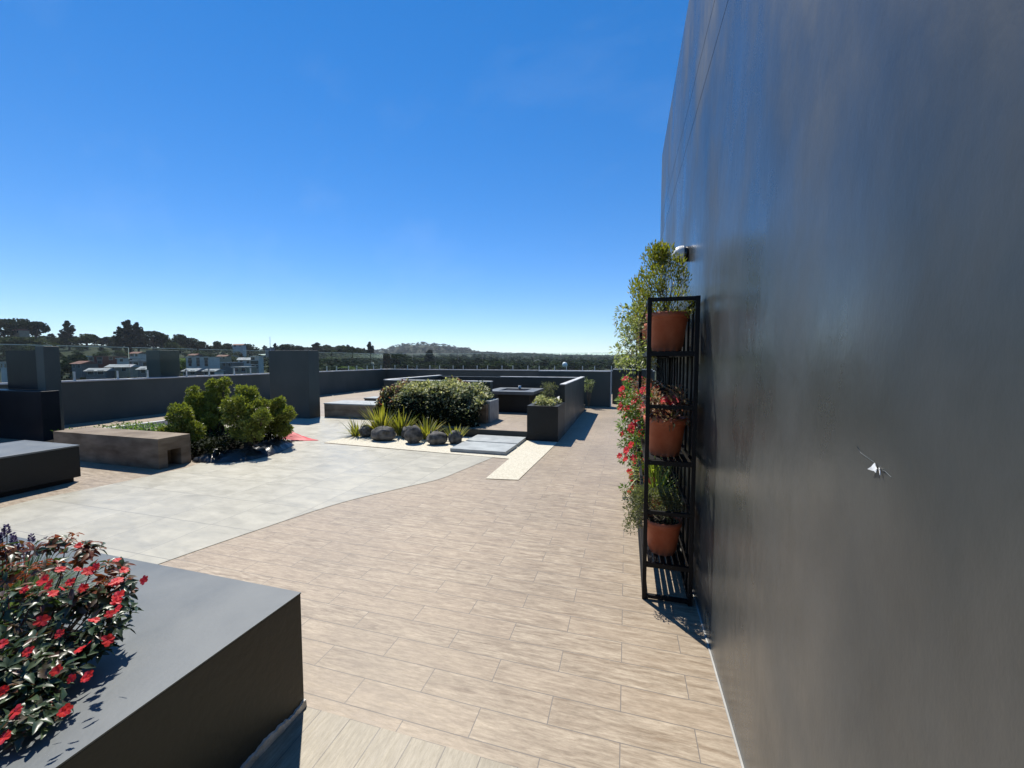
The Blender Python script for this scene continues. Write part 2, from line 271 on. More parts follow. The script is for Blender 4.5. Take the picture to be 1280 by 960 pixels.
def blades(name, mat, parent, c, n, length, width, spread=.5, lean=1.0, seg=4, base=.04):
    V = []; Fc = []; 
    for i in range(n):
        a = rng.uniform(0, 2*math.pi); t = rng.uniform(0, 1)**.7*spread; ln = length*rng.uniform(.6, 1.05); w_ = width*rng.uniform(.7, 1.2)
        d = np.array([math.cos(a), math.sin(a), 0]); s = np.array([-math.sin(a), math.cos(a), 0]); p = np.array(c, float)+d*rng.uniform(0, base)
        ang = t; o = len(V)
        for k in range(seg+1):
            q = k/seg; ww = w_*(1-q**2.2)*.5+.0006
            V += [p-s*ww, p+s*ww]
            ang2 = ang+q*lean*t; p = p+(d*math.sin(ang2)+np.array([0, 0, 1])*math.cos(ang2))*ln/seg
        for k in range(seg): Fc.append((o+2*k, o+2*k+1, o+2*k+3, o+2*k+2))
    return npmesh(name, np.array(V), np.array(Fc), mat, parent)

def tag(o, label=None, cat=None, group=None, kind=None):
    if label: o['label'] = label
    if cat: o['category'] = cat
    if group: o['group'] = group
    if kind: o['kind'] = kind
    return o
def thing(name, label, cat, loc=(0, 0, 0), group=None, rz=0):
    o = bpy.data.objects.new(name, None); col.objects.link(o); o.location = loc; o.rotation_euler = (0, 0, rz); o.empty_display_size = .2
    return tag(o, label, cat, group)
def copy_tree(o, parent=None):
    c = o.copy(); col.objects.link(c)
    if parent: c.parent = parent
    for ch in list(KIDS.get(o.name, [])) or [k for k in o.children]: copy_tree(ch, c)
    return c
KIDS = {}
def structure(o): o['kind'] = 'structure'; return o

# ================================================================== TERRAIN
colx = [-400, 0, 60, 120, 200, 270, 330, 400, 440, 480, 500, 525, 545, 580, 600, 650, 700, 790, 1300]
dk = [0, 60, 110, 180, 300, 450, 700, 1200, 1700, 2600, 6000, 14000]
def col_prof(px):
    def zy(y, D): return 1.6+(450-y)/500*D
    left = [-16, -16, zy(482, 110), zy(464, 180), zy(430, 300), 15, 12, 10, 10, 10, 0, 0]
    if px <= 120: base = left
    elif px == 200: base = [-16, -16, zy(480, 110), zy(465, 180), zy(434, 300), 13, 10, 10, 10, 10, 0, 0]
    elif px == 270: base = [-16, -16, zy(480, 110), zy(466, 180), zy(442, 300), zy(437, 450), 12, 10, 10, 10, 0, 0]
    elif px == 330: base = [-16, -16, zy(482, 110), zy(469, 180), zy(452, 300), zy(443, 450), 8, 10, 10, 10, 0, 0]
    elif px <= 440: base = [-16, -16, -9, -6, zy(452, 300), zy(443, 450), zy(443, 700), 12, 14, 10, 0, 0]
    elif px <= 600: base = [-16, -16, -10, -8, -6, -4, 0, 6, 10, 10, 0, 0]
    else: base = [-16, -16, -11, -9, -8, -6, -2, 3, 8, 10, 0, 0]
    hill = {440: 14, 480: 44, 500: 60, 525: 68, 545: 64, 580: 50, 600: 32, 650: 22, 700: 18, 790: 15, 1300: 12}.get(px)
    base = list(base)
    if hill: base[8] = hill; base[9] = hill*.6
    return base
PROF = np.array([col_prof(p) for p in colx], float)
frh = Vector((fw.x, fw.y, 0)).normalized()
def tz(x, y):
    d = x*frh.x+y*frh.y; r_ = x*rt.x+y*rt.y
    rr = math.hypot(x, y)
    if d <= .15*rr: return -16+min(20, max(0, rr-400)*.02)
    px = max(-400, min(1300, 640+r_/d*F)); D = d
    i = max(0, min(len(colx)-2, int(np.searchsorted(colx, px))-1)); t = (px-colx[i])/(colx[i+1]-colx[i]); t = min(1, max(0, t)); t = t*t*(3-2*t)
    a = np.interp(D, dk, PROF[i])*(1-t)+np.interp(D, dk, PROF[i+1])*t
    k = min(1, max(0, (D-60)/200))
    return float(a+k*1.6*mnoise.noise(Vector((x*.02, y*.02, 0)))+(k*7*mnoise.noise(Vector((x*.004, y*.004, 3))) if D > 900 else 0))
def build_terrain():
    angs = np.concatenate([np.arange(-180, -70, 10), np.arange(-70, 70, .75), np.arange(70, 180, 10)]); rs = [0, 40, 60, 75, 90, 105, 120, 140, 160, 180, 210, 240, 270, 300, 330, 370, 410, 460, 520, 600, 700, 850, 1000, 1200, 1400, 1550, 1700, 1850, 2100, 2600, 3200, 3800]
    V = []; Fc = []
    for r_ in rs:
        for a in angs:
            b_ = R(a); dx = frh*math.cos(b_)+rt*math.sin(b_); x, y = dx.x*r_, dx.y*r_; V.append((x, y, tz(x, y)-.0))
    n = len(angs)
    for i in range(len(rs)-1):
        for j in range(n): Fc.append((i*n+j, i*n+(j+1) % n, (i+1)*n+(j+1) % n, (i+1)*n+j))
    o = npmesh('ground', np.array(V), np.array(Fc), 'land', smooth=True); structure(o)
build_terrain()

# ================================================================== TERRACE
b = MB().box(-13.62, 1.4, -6, 20.6, -16.2, -.012)
tag(b.build('terrace_building', 'dark'), None, None); structure(bpy.data.objects['terrace_building'])
bpy.data.objects['terrace_building'].name = 'terrace_base'
def sheet(name, pts, z, mat):
    o = MB().add([(x, y, z) for x, y in pts], [tuple(range(len(pts)))]).build(name, mat); return structure(o)
sheet('terrace_floor', [(-13.4, 1.43), (1.3, 1.43), (1.3, 20.4), (-13.4, 20.4)], 0, 'wood')
sheet('terrace_floor_border', [(-13.4, -5.8), (1.3, -5.8), (1.3, 1.43), (-13.4, 1.43)], 0, 'wood_y')
arc = [(-3.62, 1.43), (-3.5, 2.17), (-3.3, 2.93), (-3.05, 3.7), (-2.68, 4.34), (-2.40, 4.80), (-2.27, 5.3), (-2.16, 5.8), (-2.08, 6.14)]
fine = []
for i in range(len(arc)-1):
    p0 = arc[max(0, i-1)]; p1 = arc[i]; p2 = arc[i+1]; p3 = arc[min(len(arc)-1, i+2)]
    for k in range(5):
        t = k/5; fine.append(tuple(.5*((2*p1[j])+(-p0[j]+p2[j])*t+(2*p0[j]-5*p1[j]+4*p2[j]-p3[j])*t*t+(-p0[j]+3*p1[j]-3*p2[j]+p3[j])*t**3) for j in (0, 1)))
fine.append(arc[-1])
sheet('tile_path', fine+[(-5.55, 6.3), (-5.5, 9.2), (-9.2, 9.4), (-7.6, 7.0), (-6.5, 5.0), (-6.25, 4.3), (-6.35, 3.5), (-6.5, 2.8), (-6.4, 2.1), (-6.1, 1.43)], .004, 'tile')
sheet('pebble_strip', [(-1.80, 5.0), (-1.36, 5.06), (-1.26, 7.64), (-5.35, 7.64), (-5.62, 6.36), (-1.80, 6.12)], .008, 'cream')
# raised seating platform
structure(MB().box(-5.5, -1.27, 7.72, 13.1, .0, .16).build('platform', 'dark'))
sheet('platform_floor', [(-5.49, 7.74), (-1.29, 7.74), (-1.29, 13.0), (-5.49, 13.0)], .165, 'wood')

# parapets
def parapet(name, label, boxes, cops):
    t = thing(name, label, 'wall', (0, 0, 0))
    m = MB()
    for q in boxes: m.box(*q)
    m.build('wall_body', 'parapet', t)
    m = MB()
    for q in cops: m.box(*q)
    m.build('coping', 'coping', t, .004)
    return t
parapet('parapet_wall', 'long low charcoal parapet wall with pale coping along the left side of the terrace', [(-13.55, -13.30, 1.0, 20.4, 0, 1.05)], [(-13.57, -13.27, .98, 20.4, 1.05, 1.085)])
parapet('parapet_wall', 'far charcoal parapet wall with pale coping closing the back of the terrace', [(-13.29, 1.3, 20.15, 20.4, 0, 1.05)], [(-13.26, 1.3, 20.12, 20.42, 1.05, 1.085)])
t = thing('divider_wall', 'dark wall section behind the seating pit beside the far passage', 'wall')
MB().box(-3.0, -.52, 13.95, 14.15, 0, 1.2).build('wall_body', 'parapet', t); MB().box(-3.0, -.5, 13.93, 14.17, 1.2, 1.225).build('coping', 'coping', t)
MB().box(-.515, -.485, 13.94, 14.16, 0, 1.19).build('edge_trim', 'coping', t)
t = thing('divider_wall', 'farther low dark wall right of the pale vertical joint', 'wall')
MB().box(-.48, .9, 15.0, 15.2, 0, 1.25).build('wall_body', 'dark', t); MB().box(-.48, .9, 14.98, 15.22, 1.25, 1.275).build('coping', 'coping', t)
# piers
t = thing('wall_pier', 'big tall charcoal wall block standing between the shrubs and the tan bench', 'pillar')
MB().box(-9.62, -8.28, 8.9, 9.3, 0, 1.86).build('pier_body', 'parapet', t, .01)
MB().box(-9.70, -9.63, 8.98, 9.3, 0, 1.80).build('recess_strip', 'black', t)  # black strip, darkness of the recess put into its colour
t = thing('wall_pier', 'narrow charcoal pillar behind the glass railing above the shrubs', 'pillar')
MB().box(-14.2, -13.6, 8.75, 9.3, -.3, 1.9).build('pier_body', 'parapet', t, .01)
t = thing('wall_pier', 'dark glossy pillar block with tinted cladding at the left edge', 'pillar')
MB().box(-11.62, -11.35, 5.2, 5.44, 0, 1.88).build('pier_body', 'parapet', t, .01)
MB().box(-11.70, -11.622, 5.24, 5.42, .0, 1.84).build('joint_profile', 'black', t)
MB().box(-12.75, -11.702, 5.26, 5.40, .99, 1.80).build('tinted_panel', 'tinted', t)
MB().box(-13.2, -10.92, 4.92, 5.19, 0, .99).build('base_wall', 'tinted', t, .01)

# ------------------------------------------------------------------ glass railing
def glass_panel(x, y0, y1, label, alongx=False, z=1.085):
    if alongx: g = thing('glass_panel', label, 'glass railing', (y0, x, z), 'glass railing panels on the parapet', R(-90))
    else: g = thing('glass_panel', label, 'glass railing', (x, y0, z), 'glass railing panels on the parapet')
    ln = y1-y0
    MB().box(-.006, .006, .01, ln-.01, .06, .86).build('pane', 'glass', g)
    MB().box(-.007, .007, .01, ln-.01, .8605, .874).build('top_edge', 'glassedge', g)
    for yy in (ln*.2, ln*.8):
        c = MB(); c.box(-.022, .022, yy-.022, yy+.022, 0, .012); c.box(-.018, -.0065, yy-.018, yy+.018, .012, .22); c.box(.0065, .018, yy-.018, yy+.018, .012, .22)
        c.tube([(-.0285, yy, .19), (.0285, yy, .19)], .012, 8); c.build('clamp', 'steel', g)
    return g
ys = [1.2, 3.0, 4.9, 6.35, 7.9, 9.75, 11.3, 12.8, 14.3, 15.9, 17.4, 18.9, 20.1]
nm = ['first', 'second', 'third', 'fourth', 'fifth', 'sixth', 'seventh', 'eighth', 'ninth', 'tenth', 'eleventh', 'twelfth']
lab = {0: 'glass panel on the left parapet outside the left edge', 1: 'glass panel on the left parapet behind the tinted pillar', 2: 'clear glass panel right behind the glossy dark pillar',
       3: 'clear glass panel left of the narrow pillar, in front of the red roofed houses', 4: 'clear glass panel overlapping the narrow charcoal pillar', 5: 'clear glass panel right of the narrow pillar with the long white building behind',
       6: 'clear glass panel just left of the big wall block', 7: 'clear glass panel just right of the big wall block', 8: 'second clear glass panel right of the big wall block',
       9: 'third clear glass panel right of the big wall block', 10: 'fourth clear glass panel right of the big wall block, above the hedge', 11: 'last clear glass panel of the left parapet before the far corner'}
for i in range(1, 12): glass_panel(-13.43, ys[i]+.03, ys[i+1]-.03, lab[i])
xs = np.linspace(-13.1, 1.0, 11)
fl = ['at the left corner', 'second from the left corner', 'third from the left corner', 'fourth from the left corner', 'fifth from the left corner', 'in the middle over the seating pit', 'over the fire table', 'left of the white planter plants', 'over the tall planter wall', 'nearest the flower rack']
for i in range(10): glass_panel(20.28, xs[i]+.03, xs[i+1]-.03, 'far glass railing panel '+fl[i], True)

# ================================================================== BIG WALL
t = thing('building_wall', 'tall dark grey glossy plastered wall filling the right side', 'wall')
m = MB(); m.box(.47, .50, -4, 6.7, .0, 3.437); m.box(.47, .50, -4, 6.7, 3.445, 3.737); m.box(.47, .50, -4, 6.7, 3.745, 4.72); m.box(.501, 1.38, -4, 6.69, .0, 4.71)
m.build('plaster_face', 'bigwall', t)
MB().box(.461, .4695, -4, 6.7, .001, .007).build('base_joint', 'grout', t)
# torn paint flake
fl_ = thing('paint_flake', 'small white torn paint flake sticking out of the dark wall', 'paint flake', (.47, .92, 1.39))
def flake(name, pts, mat):
    n = len(pts); vs = [(x, y, z) for x, y, z in pts]+[(x-.0012, y, z) for x, y, z in pts]
    return MB().add(vs, [tuple(range(n)), tuple(reversed(range(n, 2*n)))]+[(i, (i+1) % n, n+(i+1) % n, n+i) for i in range(n)]).build(name, mat, fl_)
flake('flake', [(-.001, .014, .010), (-.002, .008, .004), (-.003, .002, .001), (-.0035, .003, -.007), (-.004, .008, -.005), (-.004, .015, -.006), (-.006, .026, -.006), (-.004, .018, .001)], 'white')
flake('flake', [(-.001, .0, .004), (-.002, -.005, .002), (-.003, -.006, .003), (-.003, -.009, -.002), (-.004, -.011, -.008), (-.003, -.008, -.006), (-.002, -.004, -.002)], 'white')
MB().tube([(-.0004, .080, .028), (-.0004, .066, .018), (-.0004, .045, .014), (-.001, .016, .010)], .0005, 5).build('crack', 'darktop', fl_)
MB().tube([(-.001, -.009, .001), (-.001, -.018, .002), (-.0006, -.036, -.004)], .0005, 5).build('crack', 'darktop', fl_)
# dome camera
t = thing('security_camera', 'white dome security camera on the dark wall above the plant rack', 'security camera', (.47, 3.62, 2.47))
MB().lathe([(.0, -.001), (.062, -.001), (.062, .028), (.055, .034), (.0, .034)], 24, ax=0).build('mount_ring', 'blackglass', t)
MB().lathe([(.068, .0345), (.070, .05), (.066, .075), (.052, .10), (.03, .115), (0, .12)], 24, ax=0).build('housing', 'white', t)
MB().tube([(-.075, -.03, -.045), (-.09, -.04, -.055)], [.022, .018], 12).build('lens', 'blackglass', t)

# ================================================================== RACKS
def rack(y0, y1, label):
    t = thing('plant_rack', label, 'plant rack', (0, y0, 0), 'black metal plant racks along the wall')
    ln = y1-y0; x0, x1 = .125, .435; s = .026
    for (px_, py_) in ((x0, 0), (x1-s, 0), (x0, ln-s), (x1-s, ln-s)): MB().box(px_, px_+s, py_, py_+s, 0, 2.0).build('post', 'black', t, .002)
    m = MB()
    for z in (.012, 1.974, .585, 1.285):
        for py_ in (0, ln-s): m.box(x0+s, x1-s, py_+.001, py_+s-.001, z, z+.024)
        m.box(x0+.001, x0+s-.001, s, ln-s, z, z+.024); m.box(x1-s+.001, x1-.001, s, ln-s, z, z+.024)
    m.build('rails', 'black', t, .0015)
    for z in (.225, .915, 1.625):
        m = MB(); m.box(x0+s, x1-s, .001, s-.001, z, z+.03); m.box(x0+s, x1-s, ln-s+.001, ln-.001, z, z+.03)
        m.box(x0+.001, x0+s-.001, s, ln-s, z, z+.03); m.box(x1-s+.001, x1-.001, s, ln-s, z, z+.03)
        k = 6
        for i in range(k):
            xx = x0+s+.008+i*(x1-x0-2*s-.016)/k; m.box(xx, xx+.03, s, ln-s, z+.022, z+.032)
        m.build('shelf', 'black', t)
    m = MB(); nb = 8
    for i in range(1, nb):
        yy = ln*i/nb; m.box(x1-.018, x1-.004, yy-.012, yy+.012, .04, 1.972)
    m.build('back_bars', 'black', t)
    return t
rack(2.73, 4.36, 'nearer black metal plant rack against the dark wall, open end frame facing the camera')
rack(4.42, 6.05, 'farther black metal plant rack hidden behind the nearer one')

POTPROF = [(.0, .0), (.092, .0), (.096, .012), (.100, .03), (.105, .033), (.128, .20), (.131, .203), (.134, .222), (.140, .225), (.143, .262), (.137, .264), (.130, .262), (.124, .225), (.0, .222)]
def potmesh(parent, sc=1.0):
    MB().lathe([(r_*sc, z*sc) for r_, z in POTPROF[:8]], 32).build('pot', 'terra', parent)
    MB().lathe([(r_*sc, z*sc) for r_, z in POTPROF[7:13]], 32).build('pot_rim', 'terra', parent)
    MB().lathe([(.0, .236*sc), (.05*sc, .240*sc), (.125*sc, .228*sc)], 20).build('soil', 'soil', parent)
def lump_points(n, centers, radii, shell=.55):
    """points filling several ellipsoid lobes, denser near the surface; returns points and outward directions"""
    centers = np.array(centers, float); radii = np.array(radii, float)
    vol = radii.prod(1)**.67; k = rng.choice(len(centers), n, p=vol/vol.sum()); d = rdir(n)
    q = rng.uniform(shell, 1.0, n)**.6; P = centers[k]+d*radii[k]*q[:, None]
    return P, d
def stems(name, mat, parent, base, tips, r0=.006, r1=.002, sag=.0):
    m = MB(); m.lathe([(0, -.012), (.014, -.008), (.018, .0), (.012, .008), (0, .011)], 8, tuple(base))
    for tp in tips:
        b0 = Vector(base)+Vector((rng.uniform(-.006, .006), rng.uniform(-.006, .006), 0)); tp = Vector(tp); md = (b0+tp)/2+Vector((rng.uniform(-.03, .03), rng.uniform(-.03, .03), .02+sag))
        m.tube([b0, md, tp], [r0, (r0+r1)/2, r1], 5, False)
    return m.build(name, mat, parent)
FLOWER = None
def flowermesh(sz=.024):
    V = []; Fc = []
    for k in range(6):
        a = k*1.047+rng.uniform(-.15, .15); d = np.array([math.cos(a), math.sin(a), 0]); s = np.array([-d[1], d[0], 0]); z = np.array([0, 0, 1.]); l_ = sz*rng.uniform(.85, 1.1); o = len(V); lift = rng.uniform(.05, .5)
        V += [z*0, d*l_*.5-s*l_*.42+z*l_*lift*.5, d*l_*.55+z*l_*lift*.3, d*l_*.5+s*l_*.42+z*l_*lift*.5, d*l_-s*l_*.3+z*l_*lift*.5, d*l_*1.08+z*l_*lift*.35, d*l_+s*l_*.3+z*l_*lift*.55]
        Fc += [(o, o+2, o+1), (o, o+3, o+2), (o+1, o+2, o+4), (o+4, o+2, o+5), (o+2, o+3, o+6), (o+2, o+6, o+5)]
    me = bpy.data.meshes.new('flower'); me.from_pydata([tuple(v) for v in V], [], Fc); me.materials.append(M['petal']); me.update(); return me
FLM = [flowermesh() for _ in range(5)]
def put_flower(parent, loc, normal, sc=1.0):
    o = bpy.data.objects.new('flower', FLM[rng.integers(5)]); col.objects.link(o); o.parent = parent; o.location = loc
    q = Vector(normal).to_track_quat('Z', 'Y'); o.rotation_mode = 'QUATERNION'; o.rotation_quaternion = q; o.scale = (sc, sc, sc); return o

def pot_plant(kind, x, y, z, label, sc=1.0):
    names = {'yg': 'potted_shrub', 'pale': 'potted_shrub', 'red': 'potted_flowers', 'spider': 'potted_spider_plant', 'thyme': 'potted_herb', 'pink': 'potted_flowers'}
    t = thing(names[kind], label, 'potted plant', (x, y, z), 'terracotta potted plants on the rack'); potmesh(t, sc)
    top = .235*sc
    if kind == 'yg':
        C = []; Rr = []
        for i in range(46):
            a = rng.uniform(0, 6.28); h = rng.uniform(.06, .48); r_ = rng.uniform(.0, .23)*(1-.62*(h/.48)**2); C.append((r_*math.cos(a)-.05, r_*math.sin(a), top+h-r_*.4)); Rr.append((.05, .05, .07))
        C += [(-.2, .0, top+.18), (-.17, .05, top+.28), (-.19, -.03, top+.1), (-.15, 0, top+.33), (-.13, .02, top+.24), (-.22, .02, top+.24)]; Rr += [(.03, .03, .055)]*6
        P, d = lump_points(4200, C, Rr, .2); D = d*.6+np.array([0, 0, .9]); leaves('foliage', 'l_yg', t, P, D, rdir(len(P)), rng.uniform(.016, .028, len(P)), rng.uniform(.006, .010, len(P)))
        stems('stems', 'twig', t, (0, 0, top-.01), C[::2], .003, .001)
    elif kind == 'pale':
        C = [(-.20+rng.uniform(-.17, .15), rng.uniform(-.14, .14), top+rng.uniform(-.34, .17)) for _ in range(17)]; Rr = [(.052, .052, .06)]*17
        P, d = lump_points(700, C, Rr, .2); D = d+np.array([-.2, 0, .2]); leaves('foliage', 'l_pale', t, P, D, rdir(len(P))*.5+np.array([0, 0, 1]), rng.uniform(.028, .045, len(P)), rng.uniform(.014, .02, len(P)))
        stems('stems', 'twig', t, (0, 0, top-.01), C, .005, .0015)
    elif kind in ('red', 'pink'):
        lo_, hi_ = ((-.32, .04) if kind == 'red' else (-.16, .12)); zz_ = (-.42 if kind == 'red' else -.05); C = [(rng.uniform(lo_, hi_), rng.uniform(-.16, .16), top+rng.uniform(zz_, .20)) for _ in range(20)]; C = [(cx, cy, cz if cx < -.1 else max(cz, top+.03)) for cx, cy, cz in C]
        P, d = lump_points(900, C, [(.05, .05, .05)]*20, .2); D = d+np.array([-.2, 0, .1]); leaves('foliage', 'l_pink' if kind == 'pink' else 'l_cover', t, P, D, rdir(len(P))*.5+np.array([0, 0, 1]), rng.uniform(.025, .045, len(P)), rng.uniform(.012, .02, len(P)))
        stems('stems', 'stem', t, (0, 0, top-.01), C, .004, .0015)
        for i in range(16 if kind == 'red' else 5):
            c = C[rng.integers(20)]; put_flower(t, (c[0]-rng.uniform(.02, .06), c[1]+rng.uniform(-.05, .05), c[2]+.03), (-.5+rng.normal()*.3, -.6, .5), rng.uniform(1.1, 1.6))
    elif kind == 'spider':
        blades('leaf_blades', 'l_spider', t, (0, 0, top-.01), 90, .32, .016, 1.2, 1.1)
    elif kind == 'thyme':
        C = [(rng.uniform(-.24, .09), rng.uniform(-.13, .13), top+rng.uniform(-.02, .20)) for _ in range(38)]
        P, d = lump_points(5200, C, [(.05, .05, .055)]*38, .1); D = d+np.array([-.3, 0, .5]); leaves('foliage', 'l_thyme', t, P, D, rdir(len(P)), rng.uniform(.012, .020, len(P)), rng.uniform(.006, .009, len(P)))
        stems('stems', 'twig', t, (0, 0, top-.01), C, .003, .001)
    return t
Z1, Z2, Z3 = 1.658, .948, .258
xp = .262
tiers = [
 (Z1, [('yg', 'tall yellow green shrub in a terracotta pot on the top shelf nearest the camera', .98), ('pale', 'pale leafy shrub in the second pot of the top shelf, spilling over the rack side', .9), ('pale', 'third pot of the top shelf with a pale spreading shrub', .9),
       ('yg', 'fourth pot of the top shelf with a small yellow green shrub', .9), ('pale', 'fifth pot of the top shelf with pale leaves', .9), ('yg', 'last top shelf pot beside the far wall end', .9)]),
 (Z2, [('pink', 'pink and cream leaved plant in the middle shelf pot nearest the camera', 1.0), ('red', 'second middle shelf pot with red flowers over its edge', .95), ('red', 'third middle shelf pot with red flowers and bright leaves', .95),
       ('pink', 'fourth middle shelf pot with pinkish flowers', .9), ('red', 'fifth middle shelf pot with red flowers', .9), ('red', 'last middle shelf pot with red flowers by the wall end', .9)]),
 (Z3, [('thyme', 'grey green fine leaved herb in the lowest shelf pot nearest the camera', .9), ('spider', 'striped bright green spider plant in the second pot of the lowest shelf', .95), ('spider', 'third lowest shelf pot with a spider plant', .9),
       ('red', 'fourth lowest shelf pot with red flowers', .9), ('thyme', 'fifth lowest shelf pot with a grey herb', .9), ('spider', 'last lowest shelf pot with a spider plant', .9)])]
yp = [2.93, 3.47, 4.05, 4.72, 5.25, 5.8]
for z, row in tiers:
    for (kind, lb, sc), y in zip(row, yp): pot_plant(kind, xp, y, z+.0, lb, sc)

# ================================================================== NEAR PLANTER
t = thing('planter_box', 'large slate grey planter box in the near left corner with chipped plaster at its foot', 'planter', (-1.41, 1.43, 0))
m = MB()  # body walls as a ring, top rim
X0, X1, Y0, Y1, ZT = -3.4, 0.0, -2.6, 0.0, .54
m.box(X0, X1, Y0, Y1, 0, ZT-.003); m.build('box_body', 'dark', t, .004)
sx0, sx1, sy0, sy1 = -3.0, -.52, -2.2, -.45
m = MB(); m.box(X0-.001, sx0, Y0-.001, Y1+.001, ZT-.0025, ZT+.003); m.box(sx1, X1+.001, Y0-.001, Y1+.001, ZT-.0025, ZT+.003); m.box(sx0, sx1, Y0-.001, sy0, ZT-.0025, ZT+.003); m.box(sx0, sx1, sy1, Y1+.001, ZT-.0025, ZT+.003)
m.build('top_slab', 'darktop', t)  # paler than the body for the light falling on top
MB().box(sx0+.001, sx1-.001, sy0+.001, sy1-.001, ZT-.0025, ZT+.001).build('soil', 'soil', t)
# irregular chipped plaster skirt on the +x face
n = 160; top = []
for i in range(n+1):
    yy = -i*.0135; h = .034+.018*mnoise.noise(Vector((yy*7, 0, 0)))+.014*mnoise.noise(Vector((yy*33, 2, 0)))+.008*mnoise.noise(Vector((yy*90, 5, 0)))+(.024*(1-abs(i-34)/5) if 29 < i < 39 else 0); top.append((yy, max(.006, h)))
m = MB(); vs = []; fs = []
for i, (yy, h) in enumerate(top):
    d_ = .010+.005*mnoise.noise(Vector((yy*25, 9, 0))); vs += [(.0005, yy, .001), (d_+.004, yy, .001), (d_, yy, h*.93), (.0005, yy, h)]
for i in range(n):
    for k in range(3): fs.append((4*i+k, 4*i+k+1, 4*i+5+k, 4*i+4+k))
m.add(vs, fs).build('chipped_plaster', 'plaster', t)

# red impatiens bush
t = thing('impatiens_bush', 'red flowering bush with dark and bronze leaves spilling over the near planter', 'plant', (-2.05, .8, .54))
def impatiens():
    ab = [(-1.84, 1.0, .20), (-1.80, .95, .15), (-2.22, .9, .24), (-2.1, .93, .26), (-2.15, 1.05, .27), (-1.95, 1.03, .24), (-1.88, .99, .18), (-1.86, .92, .20), (-2.07, .83, .2), (-1.96, .87, .2), (-1.88, .88, .17), (-1.75, .93, .13), (-1.74, .90, .10),
          (-1.95, .75, .15), (-1.85, .79, .13), (-1.78, .82, .09), (-1.72, .86, .06), (-1.85, .70, .10), (-1.77, .73, .08), (-1.70, .77, .06), (-1.72, .68, .05), (-1.65, .68, .04), (-1.60, .64, .035), (-1.80, .62, .07), (-1.68, .58, .04),
          (-2.3, .8, .24), (-2.2, .72, .2), (-2.05, .68, .17), (-2.0, .58, .13), (-1.88, .5, .1), (-2.3, 1.05, .28), (-2.4, .95, .28), (-2.0, .95, .12), (-1.9, .8, .06), (-2.1, .8, .1), (-1.85, .7, .04), (-2.2, .6, .15), (-2.0, .45, .1), (-1.8, .45, .05)]
    C = [(x+2.05, y-.8, z) for x, y, z in ab]; Rr = [(.075, .075, .06)]*len(C)
    P = []; D = []; U = []; Ls = []; tips = []
    # whorls of leaves on shoot tips
    for c, r_ in zip(C, Rr):
        for k in range(11):
            d = rdir(1)[0]; d[2] = abs(d[2])*.9+.05 if rng.random() < .8 else d[2]; p = np.array(c)+d*np.array(r_)*rng.uniform(.45, 1.0); p[2] = max(p[2], .012)
            tips.append(p); nl = rng.integers(6, 9); a0 = rng.uniform(0, 6.28); ax = nrm((d+np.array([0, 0, .8]))[None])[0]
            u = nrm(np.cross(ax, [0.3, .2, .9])[None])[0]; v = np.cross(ax, u)
            for j in range(nl):
                a = a0+j*6.28/nl; rad = u*math.cos(a)+v*math.sin(a); dd = rad+ax*rng.uniform(-.05, .6); P.append(p-ax*rng.uniform(0, .03)); D.append(dd); U.append(ax+rng.normal(size=3)*.15); Ls.append(rng.uniform(.028, .052))
    P = np.array(P); Ls = np.array(Ls); D = np.array(D); low = (P[:, 2] < .03); D[low, 2] = np.abs(D[low, 2])
    return P, D, np.array(U), Ls, tips, C
P, D, U, Ls, tips, C = impatiens()
top = P[:, 2]+P[:, 1]*.3 > .25
sel = (rng.random(len(P)) < .62) & top
leaves('foliage', 'l_impatiens', t, P[~sel], D[~sel], U[~sel], Ls[~sel], Ls[~sel]*.42, .2, .22)
leaves('young_foliage', 'l_bronze', t, P[sel], D[sel], U[sel], Ls[sel]*.9, Ls[sel]*.36, .2, .22)
m = MB()
for p in tips[::7]:
    b0 = Vector((p[0]*.4+rng.normal()*.01, p[1]*.4+rng.normal()*.01, 0.0)); m.tube([b0, (b0+Vector(p))/2+Vector((rng.normal()*.012, rng.normal()*.012, .01)), Vector(p)], [.003, .0025, .0015], 5, False)
m.build('stems', 'stem', t)
ip = [(180, 725, 1.0), (146, 700, 1.02), (155, 713, 1.03), (98, 682, 1.1), (97, 712, 1.0), (120, 708, 1.06), (60, 733, 1.02), (53, 727, 1.05), (88, 728, 1.02), (105, 735, 1.0), (30, 738, 1.02), (145, 752, .95), (147, 762, .95), (144, 728, 1.0),
      (100, 812, .86), (70, 838, .83), (90, 848, .82), (82, 888, .76), (5, 863, .85), (5, 922, .72), (52, 776, .95), (75, 792, .9), (148, 745, .96), (110, 714, 1.04), (3, 805, .92), (66, 700+42, 1.0)]
ip += [(35, 815, 1), (120, 775, 1), (110, 845, 1), (20, 890, 1), (135, 800, 1), (75, 712, 1)]
for (x, y, s_) in ip:
    z_ = float(np.interp(y, [680, 725, 760, 810, 850, 890, 925], [.87, .81, .755, .69, .65, .61, .575])); v = (fw+rt*(x-640)/F+up*(480-y)/F); p = Vector((0, 0, H))+v*((z_+.015-H)/v.z)
    q = p-Vector((-2.05, .8, .54)); nn_ = (.45+rng.normal()*.3, -.35+rng.normal()*.3, .8); sc_ = rng.uniform(.45, .78)
    put_flower(t, q, nn_, sc_)
    if rng.random() < .5: put_flower(t, q+Vector((rng.normal()*.012, rng.normal()*.012, .006)), (nn_[0]+rng.normal()*.5, nn_[1]+rng.normal()*.5, .8), sc_*.8)
